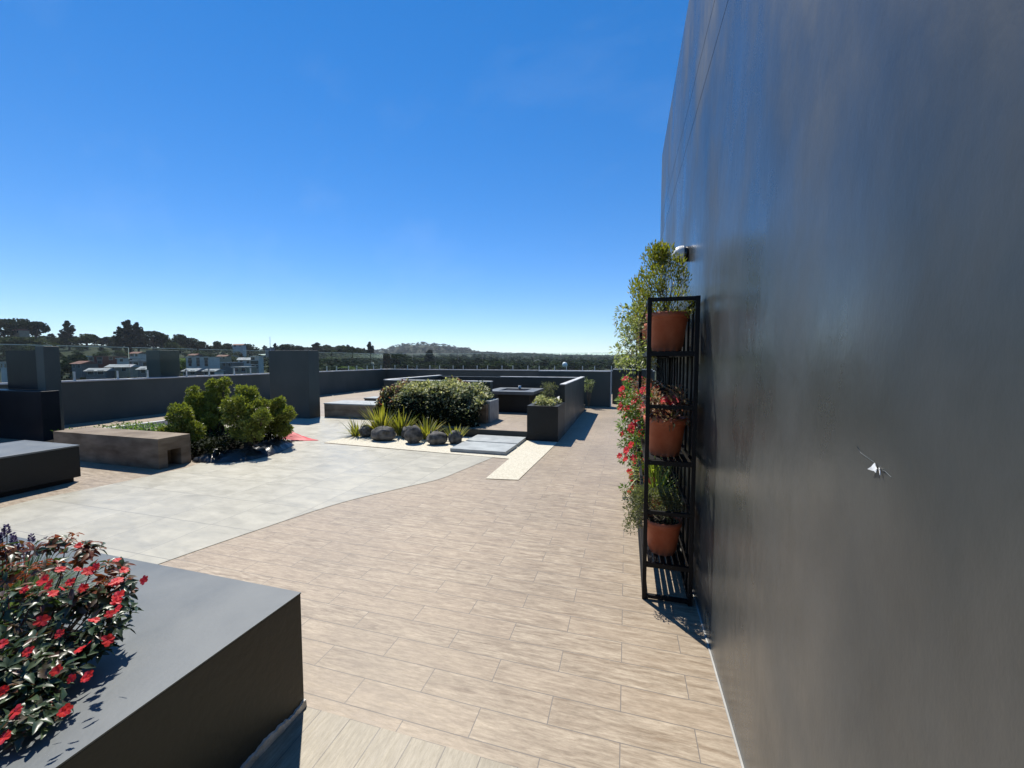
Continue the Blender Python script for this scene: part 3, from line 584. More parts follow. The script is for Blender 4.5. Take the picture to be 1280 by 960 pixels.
# lavender
t = thing('lavender_plant', 'lavender with purple spikes behind the red flowers on the near planter', 'plant', (-2.58, .98, .50))
blades('foliage', 'l_lav', t, (0, 0, 0), 1100, .25, .007, 1.2, .5, 4, .16)
for i in range(13):
    a = rng.uniform(0, 6.28); r_ = rng.uniform(.0, .14); x, y = r_*math.cos(a)+.04, r_*math.sin(a)+.03; h = rng.uniform(.26, .36)
    sp = MB().tube([(x*.5, y*.5, .03), (x*.8, y*.8, h*.5), (x, y, h)], .0016, 5).build('flower_stalk', 'gstem', t)
    k = 60; P = np.zeros((k, 3)); zz = rng.uniform(0, .04, k); aa = rng.uniform(0, 6.28, k); rr = .006*(1-zz/.055)
    P[:, 0] = x+rr*np.cos(aa); P[:, 1] = y+rr*np.sin(aa); P[:, 2] = h+zz-.004; D = np.stack([np.cos(aa), np.sin(aa), np.full(k, .9)], 1)
    leaves('flower_head', 'spike', sp, P, D, rdir(k), .011, .006)

# ================================================================== LEFT SIDE
t = thing('bench_block', 'low black block bench with paler sunlit-toned top at the left edge', 'bench', (-6.93, 3.45, 0))
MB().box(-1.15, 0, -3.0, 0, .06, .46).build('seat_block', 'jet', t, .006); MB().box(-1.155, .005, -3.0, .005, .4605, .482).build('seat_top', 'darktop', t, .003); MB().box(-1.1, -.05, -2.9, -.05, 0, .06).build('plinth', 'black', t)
t = thing('concrete_bench', 'tan concrete bench with a square opening in its end, in front of the clipped shrubs', 'bench', (-6.54, 4.12, 0))
m = MB(); bl = -2.35; m.box(bl, 0, 0, .45, .26, .45); m.box(bl, 0, .0, .12, 0, .26); m.box(bl, 0, .31, .45, 0, .26); m.box(bl, -.22, .12, .31, 0, .26); m.build('bench_body', 'tan', t, .0)
# planting bed with kerb
t = thing('bed_kerb', 'pale edging kerb of the planting bed behind the tan bench', 'kerb')
MB().box(-10.98, -10.86, 5.2, 7.4, 0, .12).build('kerb_top', 'coping', t, .004)
def mound(name, mat, x0, x1, y0, y1, h, nx, ny, amp, fr, edge=.25, mask=None, z0=.002):
    V = []; Fc = []
    for j in range(ny+1):
        for i in range(nx+1):
            x = x0+(x1-x0)*i/nx; y = y0+(y1-y0)*j/ny; e = min(1, min(i/nx, 1-i/nx, j/ny, 1-j/ny)/edge)
            z = h*e+amp*e*(mnoise.noise(Vector((x*fr, y*fr, 1)))+.5*mnoise.noise(Vector((x*fr*2.3, y*fr*2.3, 5))))
            wx = .12*mnoise.noise(Vector((x*1.5, y*1.5, 9))); V.append((x+wx, y+wx*.7, max(z0, z+z0)))
    for j in range(ny):
        for i in range(nx): o = j*(nx+1)+i; Fc.append((o, o+1, o+nx+2, o+nx+1))
    return npmesh(name, np.array(V), np.array(Fc), mat, smooth=True)
o = mound('bed_soil', 'soil', -10.84, -6.22, 4.66, 6.25, .12, 40, 24, .04, 2.2, .12, z0=.006); structure(o)
# crumpled black plastic film at the front of the bed
def film():
    path = [(-6.5, 4.55), (-6.05, 4.62), (-5.75, 4.85), (-5.68, 5.2), (-5.78, 5.6), (-5.95, 6.0)]
    V = []; Fc = []; n1 = 60; n2 = 14
    for i in range(n1+1):
        u_ = i/n1*(len(path)-1); k = min(len(path)-2, int(u_)); q = u_-k; p = Vector((*path[k], 0)).lerp(Vector((*path[k+1], 0)), q); d = (Vector((*path[k+1], 0))-Vector((*path[k], 0))).normalized(); nn = Vector((-d.y, d.x, 0))
        for j in range(n2+1):
            s_ = j/n2; z = .015+.17*math.sin(s_*3.14)**.7*(.5+.5*mnoise.noise(Vector((i*.13, j*.2, 0))))+.05*abs(mnoise.noise(Vector((i*.28, j*.5, 3))))
            pp = p+nn*(s_*.65); V.append((pp.x, pp.y, max(.012, z if 0 < j < n2 else .012)))
    for i in range(n1):
        for j in range(n2): o = i*(n2+1)+j; Fc.append((o, o+1, o+n2+2, o+n2+1))
    return npmesh('plastic_film', np.array(V), np.array(Fc), 'film', smooth=True)
tag(film(), 'crumpled black plastic film lying along the front of the shrub bed', 'plastic film')
V = []; Fc = []
t = thing('red_cloth', 'crumpled red cloth lying on the tiles at the right end of the shrub bed', 'cloth', (-6.2, 6.45, .006))
m = MB(); gx, gy = 16, 8
for i in range(gx+1):
    for j in range(gy+1):
        u_ = i/gx; v_ = j/gy-.5; x = -.28+u_*.62; wd = .42*(1-u_)+.03; y = v_*wd; z = .004+.16*max(0, 1-u_*1.5)*(1-abs(v_)*1.6)+.03*abs(mnoise.noise(Vector((i*.5, j*.7, 0))))*(1-u_); V.append((x, y-.0+.05*u_, max(.003, z)))
for i in range(gx):
    for j in range(gy): o = i*(gy+1)+j; Fc.append((o, o+1, o+gy+2, o+gy+1))
npmesh('cloth_body', np.array(V), np.array(Fc), 'red', t, True)
# ground cover
P = np.stack([rng.uniform(-10.6, -6.9, 5200), rng.uniform(4.9, 6.2, 5200), rng.uniform(.08, .24, 5200)], 1)
keep = np.array([mnoise.noise(Vector((p[0]*1.3, p[1]*1.3, 0))) > -.25 for p in P]); P = P[keep]
o = leaves('ground_cover', 'l_cover', None, P, rdir(len(P))+np.array([0, 0, .4]), rdir(len(P))*.5+np.array([0, 0, 1]), rng.uniform(.03, .06, len(P)), rng.uniform(.02, .035, len(P))); tag(o, 'bright green low ground cover in the bed behind the tan bench', 'ground cover', kind='stuff')

# clipped cloud shrubs
def cloud_shrub(x, y, lobes, label, n=2600):
    t = thing('clipped_shrub', label, 'shrub', (x, y, .05), 'clipped cloud shrubs in the planting bed')
    m = MB()
    for lx, ly, lz, r_, _ in lobes:
        a = Vector((rng.uniform(-.04, .04), rng.uniform(-.04, .04), -.02)); e = Vector((lx, ly, lz-r_*.3)); md = a.lerp(e, .5)+Vector((rng.uniform(-.05, .05), rng.uniform(-.05, .05), 0))
        m.tube([a, md, e], [.026, .019, .010], 6, False)
        for k in range(7):
            d = Vector(rdir(1)[0]); d.z = abs(d.z); m.tube([e, e+d*r_*.8], [.008, .003], 4, False)
    m.build('trunk', 'bark', t)
    P = []; Dd = []
    ext = []
    for lx, ly, lz, r_, rz in lobes:
        for _ in range(9):
            d = rdir(1)[0]; d[2] = d[2]*.8+.15; ext.append((lx+d[0]*r_*.95, ly+d[1]*r_*.95, max(.08, lz+d[2]*r_*.95), r_*rng.uniform(.22, .42), r_*rng.uniform(.25, .5)))
    lobes = [(a_, b_, c_, d_*.88, e_*.86) for a_, b_, c_, d_, e_ in lobes]+ext
    for lx, ly, lz, r_, rz in lobes:
        k = int(2.6*n*r_**2/sum(q[3]**2 for q in lobes)); d = rdir(k); d = d[d[:, 2] > -.85]; k = len(d)
        nz_ = np.array([1+.22*mnoise.noise(Vector((q*2.6).tolist())+Vector((lx*9, ly*9, 0))) for q in d]); nz2 = np.array([1+.12*mnoise.noise(Vector((q*6).tolist())+Vector((lx*9, 4, 0))) for q in d])
        rr = rng.uniform(.72, 1.04, k)*nz_*nz2; P.append(np.array([lx, ly, lz])+d*np.array([r_, r_, rz])*rr[:, None]); Dd.append(d)
    P = np.concatenate(P); Dd = np.concatenate(Dd)
    leaves('foliage', 'l_shrub', t, P, Dd+rdir(len(P))*.7+np.array([0, 0, .5]), rdir(len(P)), rng.uniform(.035, .06, len(P)), rng.uniform(.018, .03, len(P)))
    return t
def gpt(px, py, Y=None, X=None):
    v = (fw+rt*(px-640)/F+up*(480-py)/F); k = Y/v.y if Y is not None else X/v.x; return Vector((0, 0, H))+v*k
def shrub_from(px, Y, lob, label, n=2600):
    b = gpt(px, 540, Y=Y); ls = []
    for (lx, ly, r_, off) in lob:
        p = gpt(lx, ly, Y=Y+off); rw = r_*p.y/F*1.12; ls.append((p.x-b.x, p.y-Y, p.z-.05, rw, rw*1.0))
    cloud_shrub(b.x, Y, ls, label, n)
shrub_from(232, 4.95, [(226, 520, 15, 0), (243, 538, 13, .1), (222, 540, 16, -.05), (232, 555, 13, 0), (243, 553, 10, 0)], 'leftmost clipped shrub, low and round beside the tan bench end')
shrub_from(257, 5.5, [(245, 500, 13, 0), (256, 508, 13, .1), (250, 518, 12, 0), (262, 526, 9, 0), (240, 490, 7, 0)], 'slim two tiered clipped shrub second from the left in the bed')
shrub_from(272, 5.8, [(271, 484, 10, 0), (281, 478, 7, 0), (273, 497, 13, 0), (268, 510, 12, .1), (276, 518, 10, 0), (268, 532, 12, 0)], 'tallest clipped shrub with an upright tuft in the middle of the bed')
shrub_from(308, 5.3, [(300, 508, 18, 0), (320, 514, 15, .1), (308, 492, 12, .15), (294, 522, 14, -.1), (315, 530, 14, 0), (328, 522, 10, 0), (302, 540, 14, 0), (318, 543, 12, 0)], 'broad round clipped shrub right of the tallest one', 4200)
shrub_from(345, 5.9, [(347, 508, 10, 0), (358, 519, 10, 0), (345, 524, 13, 0), (333, 532, 11, -.1), (352, 536, 11, 0)], 'rightmost clipped shrub with two small rounded heads')

# dark low undergrowth below the clipped shrubs
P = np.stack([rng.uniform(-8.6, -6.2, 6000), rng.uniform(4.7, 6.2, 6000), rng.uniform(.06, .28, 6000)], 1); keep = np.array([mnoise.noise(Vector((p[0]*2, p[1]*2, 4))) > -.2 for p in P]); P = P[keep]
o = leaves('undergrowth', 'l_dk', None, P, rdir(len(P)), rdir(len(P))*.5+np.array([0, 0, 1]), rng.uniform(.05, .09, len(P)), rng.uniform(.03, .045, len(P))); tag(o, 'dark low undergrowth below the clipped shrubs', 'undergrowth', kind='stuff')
# rocks
def rock(x, y, r_, label, sq=(1, .8, .72), mat='rock', seed=0):
    r_ *= .86
    V = []; Fc = []; nu, nv = 28, 16
    for j in range(nv+1):
        th = math.pi*j/nv
        for i in range(nu):
            ph = 2*math.pi*i/nu; d = Vector((math.sin(th)*math.cos(ph), math.sin(th)*math.sin(ph), math.cos(th))); k = 1+.22*mnoise.noise(d*1.7+Vector((seed*3.1, 0, 0)))+.07*mnoise.noise(d*4+Vector((seed, 7, 0)))
            r_ *= 1; V.append((d.x*r_*sq[0]*k, d.y*r_*sq[1]*k, max(0, d.z*r_*sq[2]*k+r_*sq[2]*.85)))
    for j in range(nv):
        for i in range(nu): Fc.append((j*nu+i, (j+1)*nu+i, (j+1)*nu+(i+1) % nu, j*nu+(i+1) % nu))
    o = npmesh('boulder', np.array(V), np.array(Fc), mat, smooth=True); o.location = (x, y, .01); o.rotation_euler = (0, 0, seed*1.7)
    return tag(o, label, 'rock', 'river boulders edging the hedge bed')
rock(-5.2, 7.12, .20, 'leftmost dark boulder half hidden under the flax leaves', seed=1)
rk = [(-4.62, 6.86, .24, 'large smooth oval boulder left of centre in the row', (1.25, .8, .72), 2), (-4.28, 7.2, .15, 'small grey boulder tucked behind the large oval one', (1, .9, 1), 3),
      (-3.92, 6.80, .20, 'upright egg shaped boulder in the middle of the row', (1, .8, 1.05), 4), (-3.42, 6.82, .20, 'rounded dark boulder right of the upright one', (1.15, .8, .75), 5), (-3.12, 6.98, .16, 'rightmost boulder beside the grey stepping slabs', (1, .9, 1.0), 6),
      (-3.70, 7.25, .13, 'small pale boulder between the flax clumps', (1, .9, .9), 7)]
for x, y, r_, lb, sq, sd in rk: o = rock(x, y, r_, lb, sq, seed=sd); o.rotation_euler = (0, 0, .1*sd)
# flax clumps
def flax(x, y, h, n, label, w_=.028, sp=.55):
    h *= 1.05; w_ *= 1.5
    t = thing('flax_plant', label, 'plant', (x, y, .0), 'yellow green flax clumps in front of the hedge')
    blades('leaf_blades', 'l_flax', t, (0, 0, 0), n, h, w_, sp, .9, 5, .10); return t
flax(-4.98, 7.35, .72, 95, 'tallest golden flax clump at the left end of the hedge', .03, .75)
flax(-4.55, 7.42, .60, 60, 'flax clump behind the large oval boulder', .03, .6)
flax(-5.45, 7.15, .42, 70, 'low spreading grey green flax clump left of the tallest one', .02, 1.1)
flax(-3.85, 7.22, .48, 70, 'yellow flax clump behind the upright boulder', .028, .75)
flax(-3.2, 7.12, .42, 40, 'small yellow flax clump behind the rightmost boulders', .028, .6)

# stepping slabs
tag(MB().prism([(-2.93, 6.32), (-1.92, 6.32), (-1.90, 6.98), (-2.93, 6.98)], .012, .068).build('stepping_slab', 'slab', bevel=.006), 'nearer grey stepping slab beside the boulders', 'slab', 'grey stepping slabs')
tag(MB().prism([(-2.93, 7.03), (-1.90, 7.03), (-1.90, 7.66), (-2.93, 7.66)], .012, .068).build('stepping_slab', 'slab', bevel=.006), 'farther grey stepping slab against the platform edge', 'slab', 'grey stepping slabs')

# hedge planter and pit walls
t = thing('hedge_planter', 'low grey wall planter under the trailing hedge with a lower lit end block', 'planter')
MB().box(-5.5, -3.02, 8.45, 8.6, .165, .60).build('front_wall', 'tan', t, .004)
MB().box(-3.14, -2.98, 8.601, 9.25, .165, .66).build('end_block', 'slab', t, .006)
MB().box(-5.5, -3.145, 8.6, 9.25, .165, .56).build('soil', 'soil', t)
t = thing('seat_back_wall', 'charcoal wall with pale top edge rising behind the hedge', 'wall')
MB().box(-6.15, -3.20, 9.26, 9.42, .165, 1.06).build('wall_body', 'dark', t); MB().box(-6.15, -3.19, 9.25, 9.43, 1.06, 1.08).build('coping', 'coping', t)
t = thing('seat_back_wall', 'charcoal wall running back from the hedge towards the far parapet', 'wall')
MB().box(-6.3, -6.16, 9.43, 12.7, 0, 1.06).build('wall_body', 'dark', t); MB().box(-6.31, -6.15, 9.43, 12.7, 1.06, 1.08).build('coping', 'coping', t)
t = thing('seat_back_wall', 'charcoal wall closing the far side of the seating pit', 'wall')
MB().box(-6.15, -1.43, 12.55, 12.7, .165, 1.04).build('wall_body', 'dark', t); MB().box(-4.0, -1.43, 12.54, 12.71, 1.04, 1.06).build('coping', 'coping', t)  # pale strip on the right part only, painted in for the lit wall top

# hedge
t = thing('trailing_hedge', 'dense variegated trailing hedge along the seating pit, cream tips and shaded underside in dark leaves', 'hedge')
def hedge():
    n = 17000; P = []; D = []
    x = rng.uniform(-5.55, -3.1, n); kind = rng.random(n)
    hgt = 1.02+.06*np.array([mnoise.noise(Vector((a*2.1, 0, 0))) for a in x])*2
    dip = np.where(x > -3.4, (x+3.4)*1.0, 0); hgt = hgt-np.maximum(0, dip)
    hgt = hgt-np.maximum(0, (-5.3-x))*.8
    bulge = .12*np.array([mnoise.noise(Vector((a*1.7, 5, 0))) for a in x])
    # profile: top ridge then front falls to the ground
    s = rng.uniform(0, 1, n)
    top = s < .42
    y = np.where(top, 9.2-(s/.42)*1.02, 8.25+rng.normal(0, .05, n)-.28*np.sin(np.clip((s-.42)/.58, 0, 1)*2.4)+bulge)
    z = np.where(top, hgt-.04-.08*(s/.42)**3, hgt-.12-(hgt-.27)*((s-.42)/.58))
    j = rng.normal(0, .04, (n, 3)); P = np.stack([x, y, z], 1)+j
    cl = np.array([mnoise.noise(Vector(((p*2.6).tolist()))) for p in P]); P += np.outer(cl, [0, -.16, .10])
    D = rdir(n)*.8+np.array([0, -.5, .25]); U = rdir(n)*.5+np.array([0, -.4, 1])
    return P, D, U, s, cl
P, D, U, s, cl = hedge()
vis = (rng.random(len(P)) < np.where(s < .50, .9, np.where(s < .62, .45, .13))); red = (P[:, 0] < -5.0) & (rng.random(len(P)) < .4) | ((P[:, 0] > -4.2) & (P[:, 0] < -3.7) & (P[:, 1] > 8.8) & (rng.random(len(P)) < .6))  # few pale leaves low down: shade of the front put into leaf colour
ln = rng.uniform(.05, .10, len(P))
leaves('foliage', 'l_var', t, P[vis & ~red], D[vis & ~red], U[vis & ~red], ln[vis & ~red], ln[vis & ~red]*.5)
leaves('red_foliage', 'l_red', t, P[vis & red], D[vis & red], U[vis & red], ln[vis & red], ln[vis & red]*.45)
leaves('shaded_foliage', 'l_dk', t, P[~vis], D[~vis]+np.array([0, 0, -.9]), U[~vis], ln[~vis], ln[~vis]*.5)
m = MB()
for i in range(60):
    x = rng.uniform(-5.4, -3.2); y = rng.uniform(8.65, 9.1); m.tube([(x, y, .56), (x+rng.uniform(-.1, .1), y-.2, .85), (x+rng.uniform(-.15, .15), y-.6, .7), (x+rng.uniform(-.2, .2), y-.7, .35)], [.01, .008, .006, .004], 4, False)
m.build('stems', 'bark', t)

# fire table
t = thing('fire_table', 'black square fire table with recessed sunlit-toned top in the seating pit', 'table', (-3.4, 10.35, .165))
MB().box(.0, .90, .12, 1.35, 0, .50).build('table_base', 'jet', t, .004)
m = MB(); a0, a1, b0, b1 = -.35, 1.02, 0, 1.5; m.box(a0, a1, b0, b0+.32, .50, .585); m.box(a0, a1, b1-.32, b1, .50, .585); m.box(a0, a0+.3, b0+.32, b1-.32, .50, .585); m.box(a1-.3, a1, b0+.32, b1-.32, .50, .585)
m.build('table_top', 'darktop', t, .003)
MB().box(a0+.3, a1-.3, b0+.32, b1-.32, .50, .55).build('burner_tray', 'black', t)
o = MB().lathe([(0, .0), (.035, .0), (.045, .03), (.04, .085), (.03, .09)], 14, (0, 0, 0)).build('candle_jar', 'white'); o.location = (-3.05, 11.5, .751); tag(o, 'tiny white jar on the far edge of the fire table', 'jar')

# right planter + long wall
t = thing('planter_box', 'black planter end block with tall tapering backrest wall, right of the slabs', 'planter', (0, 0, 0))
m = MB(); m.box(-1.88, -1.26, 7.65, 7.75, 0, .70); m.box(-1.88, -1.78, 7.75, 8.52, 0, .70); m.box(-1.36, -1.26, 7.75, 8.52, 0, .70); m.box(-1.78, -1.36, 8.45, 8.52, .17, .70); m.build('planter_body', 'jet', t, .004)
MB().box(-1.779, -1.361, 7.751, 8.449, .0, .66).build('soil', 'soil', t)
vs = [(-1.43, 8.521, .0), (-1.26, 8.521, 0), (-1.26, 8.521, 1.065), (-1.36, 8.521, 1.065), (-1.43, 12.6, 0), (-1.26, 12.6, 0), (-1.26, 12.6, 1.065), (-1.36, 12.6, 1.065)]
MB().add(vs, [(0, 1, 2, 3), (7, 6, 5, 4), (1, 5, 6, 2), (3, 2, 6, 7), (0, 3, 7, 4), (0, 4, 5, 1)]).build('backrest_wall', 'dark', t)
MB().box(-1.37, -1.25, 8.51, 12.61, 1.0655, 1.085).build('coping', 'coping', t)
MB().box(-1.86, -1.435, 8.521, 12.3, .50, .56).build('bench_seat', 'coping', t, .004); MB().box(-1.83, -1.437, 8.521, 12.25, .166, .50).build('bench_base', 'dark', t)
t = thing('groundcover_plant', 'cream and green leafy plant filling the black planter end block', 'plant', (-1.57, 8.1, .66))
C = [(rng.uniform(-.2, .2), rng.uniform(-.33, .3), rng.uniform(.03, .14)) for _ in range(22)]; P, d = lump_points(1500, C, [(.08, .08, .06)]*22, .3)
P[:, 2] = np.maximum(P[:, 2], .02); leaves('foliage', 'l_var', t, P, d+np.array([0, 0, .5]), rdir(len(P))*.5+np.array([0, 0, 1]), .045, .026)
stems('stems', 'gstem', t, (0, 0, .0), C, .003, .001)
t = thing('wispy_plant', 'grey wispy upright plant rising from the black planter', 'plant', (-1.60, 8.25, .66))
C = [(rng.uniform(-.11, .2), rng.uniform(-.12, .12), rng.uniform(.16, .44)) for _ in range(26)]; P, d = lump_points(650, C, [(.06, .06, .06)]*26, .1)
leaves('foliage', 'l_thyme', t, P, d+np.array([.2, 0, .5]), rdir(len(P)), .03, .010); stems('stems', 'twig', t, (0, 0, .0), C, .004, .0015)
t = thing('wispy_plant', 'dry drooping grasses behind the far end of the tall planter wall', 'plant', (-1.19, 13.5, 0))
C = [(rng.uniform(-.12, .14), rng.uniform(-.12, .12), rng.uniform(.60, .98)) for _ in range(22)]; P, d = lump_points(420, C, [(.05, .06, .08)]*22, .1)
leaves('foliage', 'l_pale', t, P, d+np.array([.2, 0, -.5]), rdir(len(P)), .06, .016); stems('stems', 'twig', t, (0, 0, .0), C, .006, .002)

# tan bench blocks at the back left
t = thing('concrete_bench', 'tan concrete block bench between the big wall block and the hedge', 'bench', (-8.0, 9.3, 0))
MB().box(-.15, 1.7, .0, .85, 0, .36).build('bench_body', 'tan', t, .004); MB().box(-.16, 1.71, -.01, .86, .361, .395).build('seat_top', 'slab', t, .004)
t = thing('concrete_bench', 'pale narrow bench slab behind the tan block bench', 'bench', (-8.0, 10.9, 0))
MB().box(.0, 1.7, .0, .5, 0, .36).build('bench_body', 'dark', t); MB().box(-.02, 1.72, -.02, .52, .361, .40).build('seat_top', 'slab', t, .004)

# small globe lamp beyond the pit
t = thing('garden_lamp', 'small white globe lamp on a thin pole behind the far railing', 'lamp', (-5.9, 30, tz(-5.9, 30)))
p = at(706, 456, 31.5); t.location = (p.x, p.y, -16); MB().tube([(0, 0, 0), (0, 0, p.z+16-.2)], .04, 8).build('pole', 'steel', t); MB().lathe([(0, .22), (.12, .19), (.2, .08), (.22, 0), (.18, -.12), (.06, -.2)], 16, (0, 0, p.z+16)).build('globe', 'white', t)
# ================================================================== TOWN AND TREES
def wallm(name, c): return noisemat(name, tuple(v*.8 for v in c), c, .8, 6, .85, .2, .2, 8)
HW = [wallm('house_white', (.46, .45, .42)), wallm('house_cream', (.30, .25, .18)), wallm('house_grey', (.16, .155, .145)), wallm('house_brick', (.19, .065, .045)), wallm('house_blue', (.17, .19, .21))]
HR = [noisemat('tin_roof', (.25, .25, .25), (.45, .45, .44), .6, 5, .8, .2, .2, 6), noisemat('rust_roof', (.16, .07, .05), (.26, .12, .08), .6, 5, .8, .3, .2, 6), noisemat('flat_roof', (.28, .27, .25), (.46, .44, .40), .6, 5, .8, .3, .2, 6)]
M['pane'] = plain('dark_window', (.02, .025, .03), .15)
def house(px, py, D, w_, d_, h, wm, rm, label, pitched=False, floors=2, rz=0.0, cat='house'):
    w_ *= .62; d_ *= .6; h *= .6
    p = at(px, py, D); g = tz(p.x, p.y); t = thing('house', label, cat, (p.x, p.y, p.z), 'houses of the town below the terrace', yaw+rz)
    bz = min(0, g-p.z)-.5
    MB().box(-w_/2, w_/2, 0, d_, bz, h).build('wall', HW[wm], t)
    if pitched:
        e = .4; rh = w_*.0+d_*.22; MB().add([(-w_/2-e, -e, h+.02), (w_/2+e, -e, h+.02), (w_/2+e, d_+e, h+.02), (-w_/2-e, d_+e, h+.02), (-w_/2-e, d_/2, h+rh), (w_/2+e, d_/2, h+rh)], [(0, 3, 2, 1), (0, 1, 5, 4), (2, 3, 4, 5), (0, 4, 3), (1, 2, 5)]).build('roof', HR[rm], t)
    else:
        MB().box(-w_/2-.25, w_/2+.25, -.35, d_+.25, h+.01, h+.28).build('roof', HR[rm], t)
    fh = h/floors; nw = max(2, int(w_/2.6))
    for f_ in range(floors):
        for i in range(nw):
            if rng.random() < .15: continue
            cx = -w_/2+(i+.5)*w_/nw; ww = rng.uniform(.8, 1.5); z0 = f_*fh+fh*.3
            fr = MB().box(cx-ww/2-.08, cx+ww/2+.08, -.05, -.003, z0-.08, z0+1.2).build('window', HW[0], t)
            MB().box(cx-ww/2, cx+ww/2, -.075, -.052, z0, z0+1.12).build('pane', 'pane', fr)
    return t
hs_ = [(96, 462, 125, 7, 7, 3, 2, 1, 'small grey house at the left of the town beside dark trees', True, 1), (118, 452, 150, 8, 7, 3, 1, 0, 'cream house with tin roof above the brick house', False, 1),
 (132, 456, 135, 10, 8, 4.4, 3, 1, 'brick red two storey house under a white terrace', False, 2), (148, 466, 112, 9, 6, 2.6, 1, 0, 'cream low house with wide tin roof close to the railing', True, 1),
 (158, 458, 128, 9, 7, 4.0, 0, 2, 'white flat roofed house right of the brick one', False, 2), (176, 460, 120, 8, 7, 3.4, 4, 0, 'bluish house in the middle of the town', False, 1),
 (186, 468, 108, 8, 6, 2.2, 2, 0, 'grey shed with long pale tin roof below the bluish house', True, 1), (120, 470, 108, 7, 6, 2.2, 2, 0, 'lowest grey shed near the glossy dark pillar', True, 1),
 (190, 452, 155, 6, 6, 3.6, 1, 2, 'cream house just left of the narrow pillar', False, 1), (168, 447, 175, 6, 6, 3.0, 0, 1, 'small white house high on the slope', True, 1),
 (248, 459, 150, 14, 9, 6.0, 0, 2, 'long white three storey building right of the narrow pillar', False, 3), (237, 470, 112, 6, 6, 2.2, 2, 0, 'grey shed under the long white building', True, 1),
 (262, 470, 112, 5.5, 5, 2.2, 0, 0, 'bright tin roofed shed right under the long white building', True, 1), (284, 460, 140, 8, 7, 3.0, 2, 0, 'grey house with pale roof in the middle gap', False, 1),
 (300, 466, 120, 8, 6, 2.6, 1, 2, 'cream low house left of the white tower house', False, 1), (306, 456, 150, 7, 7, 3.0, 0, 0, 'white pitched roof house behind the cream low one', True, 1),
 (319, 462, 125, 3.6, 5, 6.5, 0, 2, 'narrow white tower house next to the big wall block', False, 3), (277, 450, 190, 7, 6, 2.8, 1, 1, 'cream house with rusty roof on the upper slope', True, 1),
 (297, 434, 300, 12, 7, 2.6, 0, 1, 'pale house on the ridge line left of the big wall block', True, 1), (240, 448, 200, 7, 6, 2.6, 2, 1, 'grey house among trees above the long white building', True, 1),
 (5, 462, 120, 6, 6, 3.5, 0, 2, 'white house at the very left edge', False, 1), (336, 438, 330, 9, 6, 3, 4, 2, 'bluish block on the ridge beside the antenna mast', False, 1),
 (458, 463, 240, 10, 6, 2.8, 0, 0, 'white roofed house among the trees above the hedge', True, 1), (20, 417, 230, 9, 7, 3, 1, 1, 'red roofed house on the left hilltop', True, 1),
 (571, 461, 330, 12, 7, 3, 0, 0, 'pale building low in the forest above the seat wall', True, 1), (640, 461, 360, 9, 7, 2.6, 2, 0, 'grey shed at the foot of the forest', True, 1)]
for i, q in enumerate(hs_):
    house(*q, rz=rng.uniform(-.35, .35))
t = thing('antenna_mast', 'thin antenna mast on the ridge above the big wall block', 'mast'); p = at(338, 440, 330); t.location = (p.x, p.y, tz(p.x, p.y)); hh = at(338, 421, 330).z-tz(p.x, p.y)
m = MB(); m.tube([(0, 0, 0), (0, 0, hh)], [.35, .12], 4); 
for z in np.linspace(hh*.3, hh*.95, 6): m.box(-.8, .8, -.06, .06, z, z+.15)
m.build('mast_body', 'steel', t)

# tree kinds: unit meshes about 10 m tall
def tree_mesh(kind, seed):
    r2 = np.random.default_rng(seed); lob = []
    if kind == 'pine':     # layered dark conifer, uneven shelves
        for i in range(16):
            z = 2.0+8*i/15; rr = (1-((z-2)/8.6))**.8*2.9+.35; a = r2.uniform(0, 6.28); lob.append(((math.cos(a)*rr*.45, math.sin(a)*rr*.45, z), (rr*.75, rr*.75, .75)))
    elif kind == 'cypress':
        for i in range(10): z = 1.5+8*i/9; rr = 1.5*(1-((z-1.5)/9.5)**1.6)+.2; lob.append(((r2.normal()*.2, r2.normal()*.2, z), (rr, rr, 1.1)))
    elif kind == 'spread':     # open flat topped crown on forked limbs
        for i in range(11): a = r2.uniform(0, 6.28); q = r2.uniform(.6, 4.0); lob.append(((math.cos(a)*q, math.sin(a)*q, 6.2+r2.uniform(0, 3.3)-q*.25), (r2.uniform(1.1, 1.9),)*2+(r2.uniform(.7, 1.1),)))
    else:
        for i in range(13): a = r2.uniform(0, 6.28); q = r2.uniform(0, 2.8); lob.append(((math.cos(a)*q, math.sin(a)*q, 4.2+r2.uniform(0, 4.4)-q*.3), (r2.uniform(1.3, 2.2),)*2+(r2.uniform(1.1, 1.7),)))
    n = 1500; C = np.array([c for c, _ in lob]); Rr = np.array([r_ for _, r_ in lob]); k = r2.choice(len(C), n); d = nrm(r2.normal(size=(n, 3)))
    P = C[k]+d*Rr[k]*(r2.uniform(.35, 1.08, n)**.5)[:, None]; D = nrm(r2.normal(size=(n, 3))); U = nrm(r2.normal(size=(n, 3)))
    V, Fc = kitegeo(P, D, U, r2.uniform(.45, .85, n), r2.uniform(.35, .6, n))
    tr = MB(); tr.tube([(0, 0, -1.5), (.1, 0, 2.5), (0, .1, 6.5)], [.36, .28, .12], 7, False)
    for c, _ in lob[::2]: tr.tube([(0.05, 0, min(c[2]*.55, 5)), tuple(np.array(c)*.98)], [.15, .05], 5, False)
    return (V, Fc), tr
KM = {}
for kind, mt in (('pine', 't_c'), ('cypress', 't_c'), ('spread', 't_a'), ('round', 't_a'), ('olive', 't_b'), ('bright', 't_d')):
    (V, Fc), tr = tree_mesh(kind, len(kind)*7+3); o = npmesh('crown', V, Fc, mt); t_ = tr.build('trunk', 'bark'); KM[kind] = (o.data, t_.data, V, Fc)
    bpy.data.objects.remove(o); bpy.data.objects.remove(t_)
